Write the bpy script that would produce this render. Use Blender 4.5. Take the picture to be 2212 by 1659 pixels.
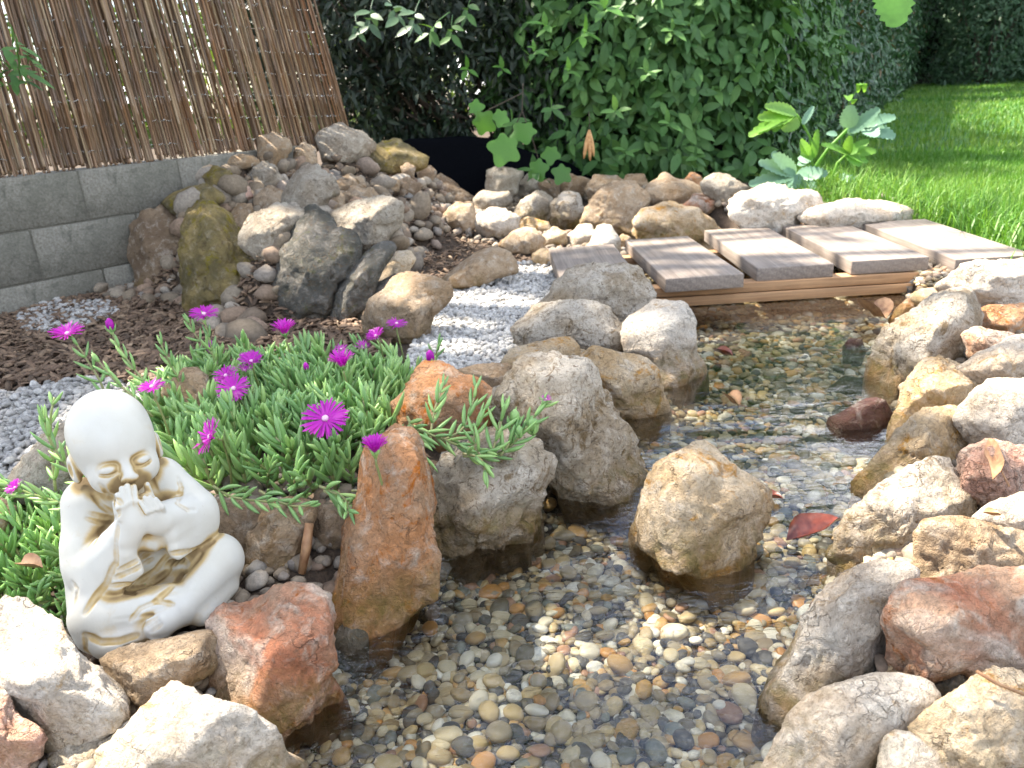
import bpy, math, random
import numpy as np
from mathutils import Vector, Matrix

# ------------------------------------------------------------------ camera, sky, sun, exposure
scene = bpy.context.scene
for o in list(bpy.data.objects):
    bpy.data.objects.remove(o)
CAM_H = 0.75
PITCH = math.radians(21.5)
ROLL = math.radians(-3.5)
FPX = 1650.0                       # focal length in pixels of a 2212 x 1659 picture
cam_d = bpy.data.cameras.new('camera')
cam = bpy.data.objects.new('camera', cam_d)
scene.collection.objects.link(cam)
scene.camera = cam
cam_d.sensor_width = 36.0
cam_d.lens = FPX / 2212.0 * 36.0
cam_d.clip_start = 0.02
cam_d.clip_end = 500
CM = Matrix.Translation((0, 0, CAM_H)) @ Matrix.Rotation(math.pi / 2 - PITCH, 4, 'X') @ Matrix.Rotation(ROLL, 4, 'Z')
cam.matrix_world = CM
cam_d.dof.use_dof = True
cam_d.dof.focus_distance = 1.15
cam_d.dof.aperture_fstop = 9.0

SUN_AZ = math.radians(-60)         # from +Y towards +X
SUN_EL = math.radians(57)
world = bpy.data.worlds.new('World')
scene.world = world
world.use_nodes = True
nt = world.node_tree
bg = nt.nodes['Background']
sky = nt.nodes.new('ShaderNodeTexSky')
sky.sky_type = 'NISHITA'
sky.sun_disc = False
sky.sun_elevation = SUN_EL
sky.sun_rotation = SUN_AZ
sky.air_density = 1.0
sky.dust_density = 1.0
sky.ozone_density = 2.0
# scattered fair weather clouds over the whole dome
_tc = nt.nodes.new('ShaderNodeTexCoord')
_sp = nt.nodes.new('ShaderNodeSeparateXYZ'); nt.links.new(_tc.outputs['Generated'], _sp.inputs[0])
_mz = nt.nodes.new('ShaderNodeMath'); _mz.operation = 'MAXIMUM'; _mz.inputs[1].default_value = 0.08; nt.links.new(_sp.outputs[2], _mz.inputs[0])
_dx = nt.nodes.new('ShaderNodeMath'); _dx.operation = 'DIVIDE'; nt.links.new(_sp.outputs[0], _dx.inputs[0]); nt.links.new(_mz.outputs[0], _dx.inputs[1])
_dy = nt.nodes.new('ShaderNodeMath'); _dy.operation = 'DIVIDE'; nt.links.new(_sp.outputs[1], _dy.inputs[0]); nt.links.new(_mz.outputs[0], _dy.inputs[1])
_cv = nt.nodes.new('ShaderNodeCombineXYZ'); nt.links.new(_dx.outputs[0], _cv.inputs[0]); nt.links.new(_dy.outputs[0], _cv.inputs[1])
_ns = nt.nodes.new('ShaderNodeTexNoise'); _ns.inputs['Scale'].default_value = 1.7; _ns.inputs['Detail'].default_value = 7; _ns.inputs['Roughness'].default_value = .58
nt.links.new(_cv.outputs[0], _ns.inputs['Vector'])
_mr = nt.nodes.new('ShaderNodeMapRange'); _mr.inputs[1].default_value = .50; _mr.inputs[2].default_value = .62; nt.links.new(_ns.outputs['Fac'], _mr.inputs[0])
_mx = nt.nodes.new('ShaderNodeMix'); _mx.data_type = 'RGBA'; _mx.inputs[7].default_value = (13, 13.5, 14.2, 1)
nt.links.new(_mr.outputs[0], _mx.inputs['Factor']); nt.links.new(sky.outputs[0], _mx.inputs[6])
nt.links.new(_mx.outputs[2], bg.inputs[0])
bg.inputs[1].default_value = 0.10
sun_d = bpy.data.lights.new('sun', 'SUN')
sun_d.energy = 5.0
sun_d.angle = math.radians(0.6)
sun_d.color = (1.0, 0.95, 0.86)
sun = bpy.data.objects.new('sun', sun_d)
scene.collection.objects.link(sun)
SUN_DIR = Vector((math.sin(SUN_AZ) * math.cos(SUN_EL), math.cos(SUN_AZ) * math.cos(SUN_EL), math.sin(SUN_EL)))
sun.rotation_euler = SUN_DIR.to_track_quat('Z', 'Y').to_euler()
sun.location = SUN_DIR * 8
scene.view_settings.view_transform = 'Standard'
scene.view_settings.look = 'None'
scene.view_settings.exposure = 2.12
scene.view_settings.use_white_balance = True
scene.view_settings.white_balance_temperature = 6900
scene.view_settings.white_balance_tint = 11
scene.view_settings.gamma = 1.0
scene.view_settings.use_curve_mapping = False
scene.render.engine = 'CYCLES'
scene.cycles.use_denoising = True
scene.cycles.max_bounces = 6
scene.cycles.diffuse_bounces = 3
scene.cycles.glossy_bounces = 2
scene.cycles.transmission_bounces = 4
scene.cycles.transparent_max_bounces = 12
scene.cycles.caustics_reflective = False
scene.cycles.caustics_refractive = False
scene.cycles.sample_clamp_indirect = 4.0

rng = np.random.default_rng(7)
random.seed(7)

# ------------------------------------------------------------------ helpers
_C = np.array(CM.translation)
_R = np.array(CM.to_3x3())

def ray(px, py):
    """direction of the view ray through a point of the 2212 x 1659 picture (unit depth along the axis)"""
    return _R @ np.array([(px - 1106.0) / FPX, -(py - 829.5) / FPX, -1.0])

def at_z(px, py, z):
    d = ray(px, py)
    return _C + d * ((z - CAM_H) / d[2])

def at_y(px, py, y):
    d = ray(px, py)
    return _C + d * (y / d[1])

def sstep(a, b, t):
    t = np.clip((t - a) / (b - a), 0, 1)
    return t * t * (3 - 2 * t)

def link(o, parent=None):
    scene.collection.objects.link(o)
    if parent is not None:
        o.parent = parent
    return o

def tag(o, label=None, cat=None, group=None, kind=None):
    if label: o['label'] = label
    if cat: o['category'] = cat
    if group: o['group'] = group
    if kind: o['kind'] = kind
    return o

def empty(name, loc, label=None, cat=None, group=None, kind=None):
    o = bpy.data.objects.new(name, None)
    o.location = loc
    o.empty_display_size = 0.05
    link(o)
    return tag(o, label, cat, group, kind)

def make_mesh(name, V, F, mats=(), smooth=True, attrs=None, fattrs=None, matidx=None):
    """V (n,3); F = array (m,k) or a list of such arrays"""
    me = bpy.data.meshes.new(name)
    V = np.asarray(V, dtype=np.float32)
    if isinstance(F, np.ndarray):
        F = [F]
    F = [np.asarray(f, dtype=np.int32) for f in F if len(f)]
    nl = sum(f.size for f in F)
    nf = sum(len(f) for f in F)
    me.vertices.add(len(V))
    me.vertices.foreach_set('co', V.ravel())
    me.loops.add(nl)
    me.loops.foreach_set('vertex_index', np.concatenate([f.ravel() for f in F]))
    me.polygons.add(nf)
    starts, pos = [], 0
    for f in F:
        k = f.shape[1]
        starts.append(pos + np.arange(len(f)) * k)
        pos += f.size
    me.polygons.foreach_set('loop_start', np.concatenate(starts).astype(np.int32))
    if matidx is not None:
        me.polygons.foreach_set('material_index', np.asarray(matidx, dtype=np.int32))
    me.update(calc_edges=True)
    me.validate(verbose=False)
    if smooth:
        me.polygons.foreach_set('use_smooth', np.ones(len(me.polygons), dtype=bool))
    for k, a in (attrs or {}).items():
        at = me.attributes.new(k, 'FLOAT', 'POINT')
        at.data.foreach_set('value', np.asarray(a, dtype=np.float32))
    for m in mats:
        me.materials.append(m)
    return me

def mesh_obj(name, V, F, mat, parent=None, **kw):
    me = make_mesh(name, V, F, (mat,) if not isinstance(mat, (list, tuple)) else mat, **kw)
    return link(bpy.data.objects.new(name, me), parent)

def srgb(r, g, b):
    f = lambda c: (c / 255 / 12.92) if c / 255 <= 0.04045 else ((c / 255 + 0.055) / 1.055) ** 2.4
    return (f(r), f(g), f(b), 1)

# numpy gradient-free value noise, smooth, tileless
def _hash(ix, iy, iz, seed):
    h = (ix.astype(np.int64) * 374761393 + iy.astype(np.int64) * 668265263 + iz.astype(np.int64) * 2147483647 // 3 + seed * 144665) & 0xFFFFFFFF
    h = ((h ^ (h >> 13)) * 1274126177) & 0xFFFFFFFF
    h = ((h ^ (h >> 16)) * 2246822519) & 0xFFFFFFFF
    return ((h ^ (h >> 15)) & 0xFFFFFF) / float(0xFFFFFF) * 2 - 1

def vnoise(P, seed=0):
    P = np.asarray(P, dtype=np.float64)
    i = np.floor(P); f = P - i; i = i.astype(np.int64)
    u = f * f * f * (f * (f * 6 - 15) + 10)
    r = 0
    for dx in (0, 1):
        wx = u[:, 0] if dx else 1 - u[:, 0]
        for dy in (0, 1):
            wy = u[:, 1] if dy else 1 - u[:, 1]
            for dz in (0, 1):
                wz = u[:, 2] if dz else 1 - u[:, 2]
                r = r + wx * wy * wz * _hash(i[:, 0] + dx, i[:, 1] + dy, i[:, 2] + dz, seed)
    return r

def fbm(P, octaves=4, seed=0, gain=0.5, lac=2.03, ridged=False):
    a, s, r = 1.0, 1.0, 0
    for k in range(octaves):
        n = vnoise(np.asarray(P) * s + k * 17.3, seed + k)
        if ridged:
            n = 1 - 2 * np.abs(n)
        r = r + a * n
        a *= gain; s *= lac
    return r

_ICO = {}
def ico(sub):
    if sub not in _ICO:
        import bmesh
        bm = bmesh.new()
        bmesh.ops.create_icosphere(bm, subdivisions=sub, radius=1)
        V = np.array([v.co[:] for v in bm.verts])
        F = np.array([[v.index for v in f.verts] for f in bm.faces])
        bm.free()
        _ICO[sub] = (V, F)
    return _ICO[sub]

def in_poly(X, Y, poly):
    poly = np.asarray(poly)
    inside = np.zeros(X.shape, dtype=bool)
    n = len(poly)
    for i in range(n):
        x1, y1 = poly[i][:2]; x2, y2 = poly[(i + 1) % n][:2]
        c = ((y1 > Y) != (y2 > Y)) & (X < (x2 - x1) * (Y - y1) / (y2 - y1 + 1e-12) + x1)
        inside ^= c
    return inside

def poly_dist(X, Y, poly):
    """unsigned distance to the outline"""
    poly = np.asarray(poly); d = np.full(X.shape, 1e9); n = len(poly)
    for i in range(n):
        a = poly[i][:2]; b = poly[(i + 1) % n][:2]
        ab = b - a
        t = np.clip(((X - a[0]) * ab[0] + (Y - a[1]) * ab[1]) / (ab @ ab + 1e-12), 0, 1)
        d = np.minimum(d, np.hypot(X - a[0] - t * ab[0], Y - a[1] - t * ab[1]))
    return d

def scatter(LV, LF, pos, rot, scl, tint=None):
    """LV (v,3) template, pos (n,3), rot (n,3,3), scl (n,) or (n,3) -> merged V, F, tint per vertex"""
    n, v = len(pos), len(LV)
    scl = np.asarray(scl)
    if scl.ndim == 1: scl = np.repeat(scl[:, None], 3, 1)
    P = LV[None] * scl[:, None, :]
    P = np.einsum('nij,nvj->nvi', rot, P) + pos[:, None, :]
    F = (LF[None] + (np.arange(n) * v)[:, None, None]).reshape(-1, LF.shape[1])
    T = None if tint is None else np.repeat(tint, v)
    return P.reshape(-1, 3), F, T

def frames(nrm, spin, upish=None):
    """rotation matrices whose z axis is nrm and whose y axis is turned by spin about it"""
    n = nrm / (np.linalg.norm(nrm, axis=1, keepdims=True) + 1e-9)
    h = np.where(np.abs(n[:, 2:3]) < 0.95, np.array([[0, 0, 1.0]]), np.array([[1.0, 0, 0]]))
    x = np.cross(h, n); x /= np.linalg.norm(x, axis=1, keepdims=True) + 1e-9
    y = np.cross(n, x)
    c, s = np.cos(spin)[:, None], np.sin(spin)[:, None]
    x2 = x * c + y * s; y2 = -x * s + y * c
    return np.stack([x2, y2, n], axis=2)

# ------------------------------------------------------------------ materials
def new_mat(name):
    m = bpy.data.materials.new(name)
    m.use_nodes = True
    nt = m.node_tree
    return m, nt, nt.nodes['Principled BSDF'], nt.nodes['Material Output']

def N(nt, kind, **kw):
    n = nt.nodes.new(kind)
    for k, v in kw.items():
        if k.startswith('i_'):
            n.inputs[k[2:].replace('_', ' ')].default_value = v
        else:
            setattr(n, k, v)
    return n

def ramp(nt, src, stops, interp='LINEAR'):
    r = nt.nodes.new('ShaderNodeValToRGB')
    r.color_ramp.interpolation = interp
    els = r.color_ramp.elements
    while len(els) < len(stops): els.new(0.5)
    for e, (p, c) in zip(els, stops):
        e.position = p
        e.color = c if len(c) == 4 else (*c, 1)
    nt.links.new(src, r.inputs[0])
    return r.outputs[0]

def mixc(nt, fac, a, b, blend='MIX'):
    m = nt.nodes.new('ShaderNodeMix'); m.data_type = 'RGBA'; m.blend_type = blend
    for sock, v in ((m.inputs['Factor'], fac), (m.inputs[6], a), (m.inputs[7], b)):
        if isinstance(v, (int, float)): sock.default_value = v
        elif isinstance(v, tuple): sock.default_value = v if len(v) == 4 else (*v, 1)
        else: nt.links.new(v, sock)
    return m.outputs[2]

def mathn(nt, op, a, b=None, clamp=False):
    m = nt.nodes.new('ShaderNodeMath'); m.operation = op; m.use_clamp = clamp
    for sock, v in ((m.inputs[0], a), (m.inputs[1], b)):
        if v is None: continue
        if isinstance(v, (int, float)): sock.default_value = v
        else: nt.links.new(v, sock)
    return m.outputs[0]

def mapr(nt, src, a, b, c=0.0, d=1.0):
    m = nt.nodes.new('ShaderNodeMapRange'); m.clamp = True
    m.inputs[1].default_value = a; m.inputs[2].default_value = b
    m.inputs[3].default_value = c; m.inputs[4].default_value = d
    nt.links.new(src, m.inputs[0])
    return m.outputs[0]

def noise(nt, vec, scale, detail=4, rough=0.55, dist=0.0):
    n = nt.nodes.new('ShaderNodeTexNoise')
    n.inputs['Scale'].default_value = scale
    n.inputs['Detail'].default_value = detail
    n.inputs['Roughness'].default_value = rough
    n.inputs['Distortion'].default_value = dist
    if vec is not None: nt.links.new(vec, n.inputs['Vector'])
    return n.outputs['Fac']

def bump(nt, h, strength, dist, normal=None):
    b = nt.nodes.new('ShaderNodeBump')
    b.inputs['Strength'].default_value = strength
    b.inputs['Distance'].default_value = dist
    nt.links.new(h, b.inputs['Height'])
    if normal is not None: nt.links.new(normal, b.inputs['Normal'])
    return b.outputs[0]
# ------------------------------------------------------------------ rocks
def rock_material(name, top, low, stain, stain_amt=0.5, speck=0.5, rough=0.9, algae=0.7, blotch=None, crust=.6):
    m, nt, b, out = new_mat(name)
    L = nt.links.new
    tc = nt.nodes.new('ShaderNodeTexCoord').outputs['Object']
    info = nt.nodes.new('ShaderNodeObjectInfo')
    add = nt.nodes.new('ShaderNodeVectorMath'); add.operation = 'ADD'
    L(tc, add.inputs[0])
    cv = nt.nodes.new('ShaderNodeCombineXYZ')
    for i in range(3): L(mathn(nt, 'MULTIPLY', info.outputs['Random'], 30.0 + 11 * i), cv.inputs[i])
    L(cv.outputs[0], add.inputs[1])
    v = add.outputs[0]
    big = noise(nt, v, 9, 4, 0.6, 0.4)
    med = noise(nt, v, 34, 5, 0.65, 0.6)
    fine = noise(nt, v, 190, 4, 0.7)
    pit = noise(nt, v, 75, 5, 0.75, 1.2)
    f1 = mapr(nt, big, 0.38, 0.62)
    col = mixc(nt, f1, top, low)
    st = mapr(nt, noise(nt, v, 15, 6, 0.7, 1.0), 0.52 + 0.12 * (1 - stain_amt), 0.60 + 0.14 * (1 - stain_amt))
    col = mixc(nt, mathn(nt, 'MULTIPLY', st, min(1.0, 0.4 + stain_amt * 0.6)), col, stain)
    if blotch:
        bl = mapr(nt, noise(nt, v, 6.5, 4, 0.6, 0.8), 0.50, 0.58)
        col = mixc(nt, mathn(nt, 'MULTIPLY', bl, 0.85), col, blotch)
    vor = nt.nodes.new('ShaderNodeTexVoronoi'); vor.feature = 'DISTANCE_TO_EDGE'; vor.inputs['Scale'].default_value = 9
    wv = nt.nodes.new('ShaderNodeVectorMath'); wv.operation = 'ADD'; L(v, wv.inputs[0])
    nv = nt.nodes.new('ShaderNodeTexNoise'); nv.inputs['Scale'].default_value = 28; nv.inputs['Detail'].default_value = 5; L(v, nv.inputs['Vector'])
    sv = nt.nodes.new('ShaderNodeVectorMath'); sv.operation = 'SCALE'; sv.inputs['Scale'].default_value = .16; L(nv.outputs['Color'], sv.inputs[0])
    L(sv.outputs[0], wv.inputs[1]); L(wv.outputs[0], vor.inputs['Vector'])
    crack = mathn(nt, 'MULTIPLY', mapr(nt, vor.outputs['Distance'], 0, .028, 1, 0), mapr(nt, noise(nt, v, 13, 3, .6), .50, .60, 0, .7))
    # mottling: pale lichen crust and dark pits
    col = mixc(nt, mapr(nt, med, 0.52, 0.70, 0, crust), col, (0.66, 0.60, 0.52, 1))
    col = mixc(nt, mapr(nt, pit, 0.34, 0.47, 0.9 * speck, 0), col, (0.13, 0.085, 0.05, 1))
    col = mixc(nt, mapr(nt, fine, 0.32, 0.5, 0.45, 0), col, (0.16, 0.13, 0.10, 1))
    col = mixc(nt, mathn(nt, 'MULTIPLY', crack, .8 * min(1, speck + .2)), col, (0.10, 0.07, 0.045, 1))
    # random overall brightness
    hsv = nt.nodes.new('ShaderNodeHueSaturation')
    L(col, hsv.inputs['Color'])
    L(mathn(nt, 'ADD', mathn(nt, 'MULTIPLY', info.outputs['Random'], 0.24), 0.84), hsv.inputs['Value'])
    hsv.inputs['Saturation'].default_value = 1.22
    col = hsv.outputs[0]
    # algae and wetness in the splash zone just over the water
    geo = nt.nodes.new('ShaderNodeNewGeometry')
    sep = nt.nodes.new('ShaderNodeSeparateXYZ'); L(geo.outputs['Position'], sep.inputs[0])
    zz = mathn(nt, 'ADD', sep.outputs[2], mathn(nt, 'MULTIPLY', mathn(nt, 'SUBTRACT', med, 0.5), 0.09))
    wet = mapr(nt, zz, 0.0, 0.035, 1, 0)
    alg = mapr(nt, zz, 0.02, 0.105, 1, 0)
    am = mathn(nt, 'MULTIPLY', alg, mapr(nt, noise(nt, v, 12, 5, 0.65, 0.8), 0.38, 0.56, 0.1, algae + .15))
    col = mixc(nt, am, col, mixc(nt, mapr(nt, med, 0.4, 0.6), (0.17, 0.125, 0.02, 1), (0.30, 0.17, 0.05, 1)))
    col = mixc(nt, mathn(nt, 'MULTIPLY', wet, 0.6), col, mixc(nt, 1.0, col, (0.62, 0.55, 0.45, 1), 'MULTIPLY'))
    L(col, b.inputs['Base Color'])
    L(mapr(nt, wet, 0, 1, rough, 0.35), b.inputs['Roughness'])
    b.inputs['Specular IOR Level'].default_value = 0.3
    h = mathn(nt, 'ADD', mathn(nt, 'MULTIPLY', med, 0.9), mathn(nt, 'MULTIPLY', pit, 0.8))
    h = mathn(nt, 'ADD', h, mathn(nt, 'MULTIPLY', fine, 0.22))
    h = mathn(nt, 'SUBTRACT', h, mathn(nt, 'MULTIPLY', crack, .5))
    L(bump(nt, h, 1.0, 0.014), b.inputs['Normal'])
    return m

RM = {
    'white': rock_material('limestone_pale', (0.74, 0.68, 0.60, 1), (0.56, 0.47, 0.38, 1), (0.44, 0.28, 0.13, 1), 0.45, 0.5),
    'cream': rock_material('limestone_cream', (0.66, 0.55, 0.42, 1), (0.50, 0.37, 0.24, 1), (0.44, 0.24, 0.09, 1), 0.75, 0.55),
    'grey':  rock_material('limestone_grey', (0.47, 0.425, 0.36, 1), (0.32, 0.27, 0.215, 1), (0.19, 0.15, 0.09, 1), 0.45, 0.7),
    'craggy': rock_material('limestone_craggy', (0.62, 0.56, 0.48, 1), (0.38, 0.31, 0.23, 1), (0.20, 0.135, 0.07, 1), 0.7, 1.0),
    'tan':   rock_material('sandstone_tan', (0.48, 0.38, 0.285, 1), (0.36, 0.26, 0.175, 1), (0.20, 0.12, 0.06, 1), 0.5, 0.6),
    'brown': rock_material('stone_brown', (0.34, 0.26, 0.19, 1), (0.22, 0.16, 0.115, 1), (0.30, 0.22, 0.15, 1), 0.4, 0.7),
    'red':   rock_material('stone_red', (0.54, 0.27, 0.19, 1), (0.46, 0.32, 0.24, 1), (0.33, 0.12, 0.05, 1), 0.7, 0.5, blotch=(0.60, 0.51, 0.44, 1)),
    'orange': rock_material('stone_orange', (0.56, 0.31, 0.19, 1), (0.48, 0.32, 0.22, 1), (0.46, 0.17, 0.07, 1), 0.7, 0.6),
    'pink':  rock_material('stone_pink', (0.58, 0.38, 0.31, 1), (0.52, 0.42, 0.35, 1), (0.40, 0.20, 0.13, 1), 0.6, 0.4),
    'moss':  rock_material('stone_mossy', (0.33, 0.26, 0.14, 1), (0.13, 0.11, 0.06, 1), (0.22, 0.18, 0.035, 1), 0.8, 0.9, crust=.25),
    'dark':  rock_material('stone_dark', (0.13, 0.125, 0.115, 1), (0.07, 0.07, 0.06, 1), (0.10, 0.10, 0.04, 1), 0.5, 0.8, crust=.3, algae=.05),
    'purple': rock_material('stone_purple', (0.17, 0.085, 0.085, 1), (0.11, 0.06, 0.065, 1), (0.25, 0.16, 0.16, 1), 0.3, 0.4, algae=0.1),
}

def rock_shape(seed, sub=5, facets=11, rough=1.0, up=None):
    """a faceted, weathered stone in unit space: direction -> point; z looks at the viewer, up is world up"""
    r = np.random.default_rng(seed)
    D, F = ico(sub)
    up = np.array([0, 0.9, 0.43]) if up is None else up
    planes = [(up + r.normal(0, .16, 3), r.uniform(.58, .78))]
    side = np.array([0, -0.35, 0.93])
    a0 = r.uniform(-.7, .7)
    planes.append((side + np.array([a0, 0, 0]), r.uniform(.62, .8)))
    planes.append((side + np.array([-np.sign(a0) * r.uniform(.6, 1.2), r.uniform(-.2, .5), -.2]), r.uniform(.62, .82)))
    for _ in range(facets):
        n = r.normal(0, 1, 3); n[2] += .45
        planes.append((n, r.uniform(.62, .88)))
    S = np.full(len(D), 1.0)
    k = 46.0 if rough > .75 else 16.0
    acc = np.exp(-k * S)
    for n, o in planes:
        n = n / np.linalg.norm(n)
        c = D @ n
        s = np.where(c > .15, o / np.maximum(c, .15), 9.0)
        acc += np.exp(-k * np.minimum(s, 9))
    S = -np.log(acc) / k
    S /= S.max()
    off = r.uniform(-50, 50, 3)
    S = S * (1 + rough * (0.070 * fbm(D * 1.5 + off, 3, seed) + 0.034 * fbm(D * 4.2 + off, 4, seed + 5, ridged=True)
                          + 0.026 * fbm(D * 9 + off, 4, seed + 9, gain=.62, ridged=True)
                          - 0.05 * np.clip(fbm(D * 2.6 - off, 3, seed + 13, ridged=True) - 1.15, 0, 1)))
    return D, F, S

ROCKN = [0]
ROCK_INFO = []
ROCK_SEAT = []
def rock(poly, zb, kind, label, T=0.78, sub=5, rough=1.0, facets=11, group=None, dz=0.0, name='rock', cat='rock', wall=None):
    ROCKN[0] += 1
    seed = 1000 + ROCKN[0] * 7
    P = np.array(poly, dtype=float)
    # centroid of the outline
    x, y = P[:, 0], P[:, 1]; x2, y2 = np.roll(x, -1), np.roll(y, -1)
    cr = x * y2 - x2 * y; A = cr.sum() / 2
    c = np.array([((x + x2) * cr).sum(), ((y + y2) * cr).sum()]) / (6 * A)
    th = np.linspace(-np.pi, np.pi, 181)
    R = np.zeros_like(th)
    for i in range(len(P)):
        a = P[i] - c; b = P[(i + 1) % len(P)] - c; e = b - a
        dx, dy = np.cos(th), -np.sin(th)
        den = dx * e[1] - dy * e[0]
        with np.errstate(all='ignore'):
            t = (a[0] * e[1] - a[1] * e[0]) / den
            u = (a[0] * dy - a[1] * dx) / den
        ok = (u >= 0) & (u <= 1) & (t > 0)
        R = np.maximum(R, np.where(ok, t, 0))
    R = np.where(R == 0, np.median(R), R)
    Rk = np.concatenate([R[-4:-1], R, R[1:4]])
    R = np.convolve(Rk, np.array([0, 1, 2, 3, 2, 1, 0]) / 9., 'valid') * 1.06
    R = R * (1 + .10 * np.clip(-np.sin(th), 0, 1) ** 2)
    bi = int(np.argmax(y))
    if wall is not None:                    # leaning on the block wall: seat it just in front of the wall face
        rr = ray(P[bi, 0], P[bi, 1]); wn = np.array([-.7153, .6988]); w0 = np.array([-1.83, 2.93]) - wn * wall
        tt = ((w0 - _C[:2]) @ wn) / (rr[:2] @ wn); zb = float(_C[2] + rr[2] * tt)
    bottom = at_z(P[bi, 0], P[bi, 1], zb)
    ROCK_SEAT.append(None)
    d0 = float((bottom - _C) @ (_R @ np.array([0, 0, -1.0])))
    D, F, S = rock_shape(seed, sub, facets, rough)
    ang = np.arctan2(D[:, 1], D[:, 0])
    # equator radius of the same shape, so that the outline is kept
    eq = np.zeros(181); cnt = np.zeros(181)
    near = np.abs(D[:, 2]) < .12
    idx = np.round((ang[near] + np.pi) / (2 * np.pi) * 180).astype(int)
    np.add.at(eq, idx, S[near]); np.add.at(cnt, idx, 1)
    has = cnt > 0
    eqv = np.interp(np.arange(181), np.where(has)[0], eq[has] / cnt[has])
    eqs = np.convolve(np.concatenate([eqv[-6:-1], eqv, eqv[1:6]]), np.ones(11) / 11., 'valid')
    rad = np.interp(ang, th, R) / np.interp(ang, th, eqs)
    k = d0 / FPX
    mr = np.sqrt(abs(A) / np.pi) * k
    lat = np.sqrt(D[:, 0] ** 2 + D[:, 1] ** 2)
    X = D[:, 0] * S * rad * k
    Y = D[:, 1] * S * rad * k
    Z = D[:, 2] * S * mr * T / 0.8
    # local viewer frame at the rock, turned so that the outline faces the view ray
    fwd = ray(*c); cpos = _C + fwd * (d0 + dz)
    right = _R @ np.array([1, 0, 0.]); upv = _R @ np.array([0, 1., 0]); back = -fwd / np.linalg.norm(fwd)
    hb = back.copy(); hb[2] = 0; hb /= np.linalg.norm(hb)
    bd = back * .45 + hb * .55; bd /= np.linalg.norm(bd)
    W = X[:, None] * right + Y[:, None] * upv + np.where(Z[:, None] > 0, Z[:, None] * bd, Z[:, None] * back)
    # a stone standing in the water goes on down to the bed
    if zb <= .0:
        wz_ = W[:, 2] + cpos[2]
        lowz = np.minimum(wz_ - .012, 0)
        wd = sstep(.055, -.02, wz_)[:, None] * (.34 if mr > .04 else .1)
        W[:, :2] *= 1 + wd
        W[:, 2] += lowz * (3.2 if mr > .04 else 1.2)
    o = mesh_obj(name, W, F, RM[kind])
    o.location = cpos
    tag(o, label, cat, group)
    ROCK_SEAT[-1] = (float(cpos[0]), float(cpos[1]), float(zb), float(mr))
    ROCK_INFO.append((label, tuple(np.round(cpos, 2)), round(float(mr), 3)))
    return o

GS = 'rocks edging the stream'
GH = 'rocks of the heap by the wall'
GB = 'rocks behind the pond'
GR = 'rocks of the right bank'
GI = 'rocks of the island by the bridge'
# --- bottom left, round the statue
rock([(-60,1400),(28,1329),(88,1336),(130,1343),(141,1378),(176,1424),(218,1456),(267,1505),(260,1533),(225,1561),(183,1589),(91,1607),(70,1568),(18,1512),(-60,1480)], .03, 'white', 'large pale grey rock at the left edge, below and left of the statue', group=GS)
rock([(-70,1490),(14,1496),(35,1544),(70,1565),(88,1586),(81,1624),(42,1652),(0,1680),(-70,1690)], .02, 'pink', 'salmon pink rock cut off by the bottom left corner', group=GS)
rock([(221,1424),(267,1399),(352,1385),(429,1371),(446,1382),(457,1431),(446,1456),(394,1484),(352,1491),(299,1505),(274,1498),(239,1466)], .05, 'tan', 'flat pinkish brown slab directly under the front of the statue', T=.85, group=GS)
rock([(455,1345),(485,1319),(548,1322),(600,1285),(700,1300),(714,1364),(707,1428),(689,1484),(647,1526),(570,1551),(527,1537),(471,1498),(457,1456)], .0, 'red', 'round red and white rock right of the statue, at the water edge', group=GS)
rock([(169,1653),(197,1617),(246,1596),(316,1533),(380,1487),(422,1498),(471,1523),(520,1540),(556,1568),(577,1582),(594,1639),(594,1700),(527,1740),(170,1740)], -.02, 'white', 'big flat topped white rock at the bottom edge under the statue', group=GS)
rock([(98,1690),(105,1639),(148,1603),(197,1590),(235,1586),(265,1600),(215,1660),(150,1710)], .0, 'grey', 'low olive grey rock wedged left of the big white bottom rock', sub=4, group=GS)
rock([(440,1090),(475,1078),(548,1086),(600,1092),(610,1140),(580,1200),(513,1212),(464,1190),(436,1150)], .05, 'brown', 'dark grey brown rock just behind the right elbow of the statue', group=GS)
rock([(517,1181),(548,1125),(575,1100),(620,1090),(668,1088),(675,1115),(654,1174),(629,1241),(598,1276),(541,1284),(520,1259)], .01, 'tan', 'pale wedge shaped rock right of the statue knee, below the flowers', group=GS)
rock([(670,1094),(735,1092),(762,1108),(758,1174),(735,1191),(675,1183)], .05, 'brown', 'small square brown rock between the pale wedge and the tall red rock', sub=4, group=GS)
rock([(800,955),(850,940),(885,950),(902,975),(905,1010),(922,1090),(932,1180),(925,1245),(880,1280),(830,1305),(765,1338),(735,1296),(745,1200),(757,1130),(780,1060),(788,990)], -.01, 'orange', 'tall upright orange red rock at the water edge under the flowers', group=GS)
rock([(928,1060),(955,1000),(1000,962),(1060,930),(1130,940),(1162,990),(1167,1070),(1130,1130),(1090,1155),(1000,1175),(940,1165),(928,1110)], -.01, 'craggy', 'lumpy pitted rock in the water under the trailing shoots', rough=1.6, group=GS)
rock([(842,876),(877,848),(902,823),(930,805),(965,802),(990,814),(1025,820),(1043,844),(1078,879),(1074,920),(1007,950),(937,960),(867,940),(846,897)], .07, 'orange', 'smooth orange rock among the shoots, behind the upright red one', group=GS)
rock([(1067,862),(1106,820),(1148,784),(1197,779),(1254,784),(1282,802),(1296,844),(1317,890),(1345,918),(1359,967),(1345,995),(1341,1045),(1324,1062),(1218,1040),(1176,1000),(1150,967),(1120,935),(1075,897)], -.01, 'craggy', 'biggest rugged grey rock at the middle of the left shore', rough=1.5, group=GS)
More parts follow.
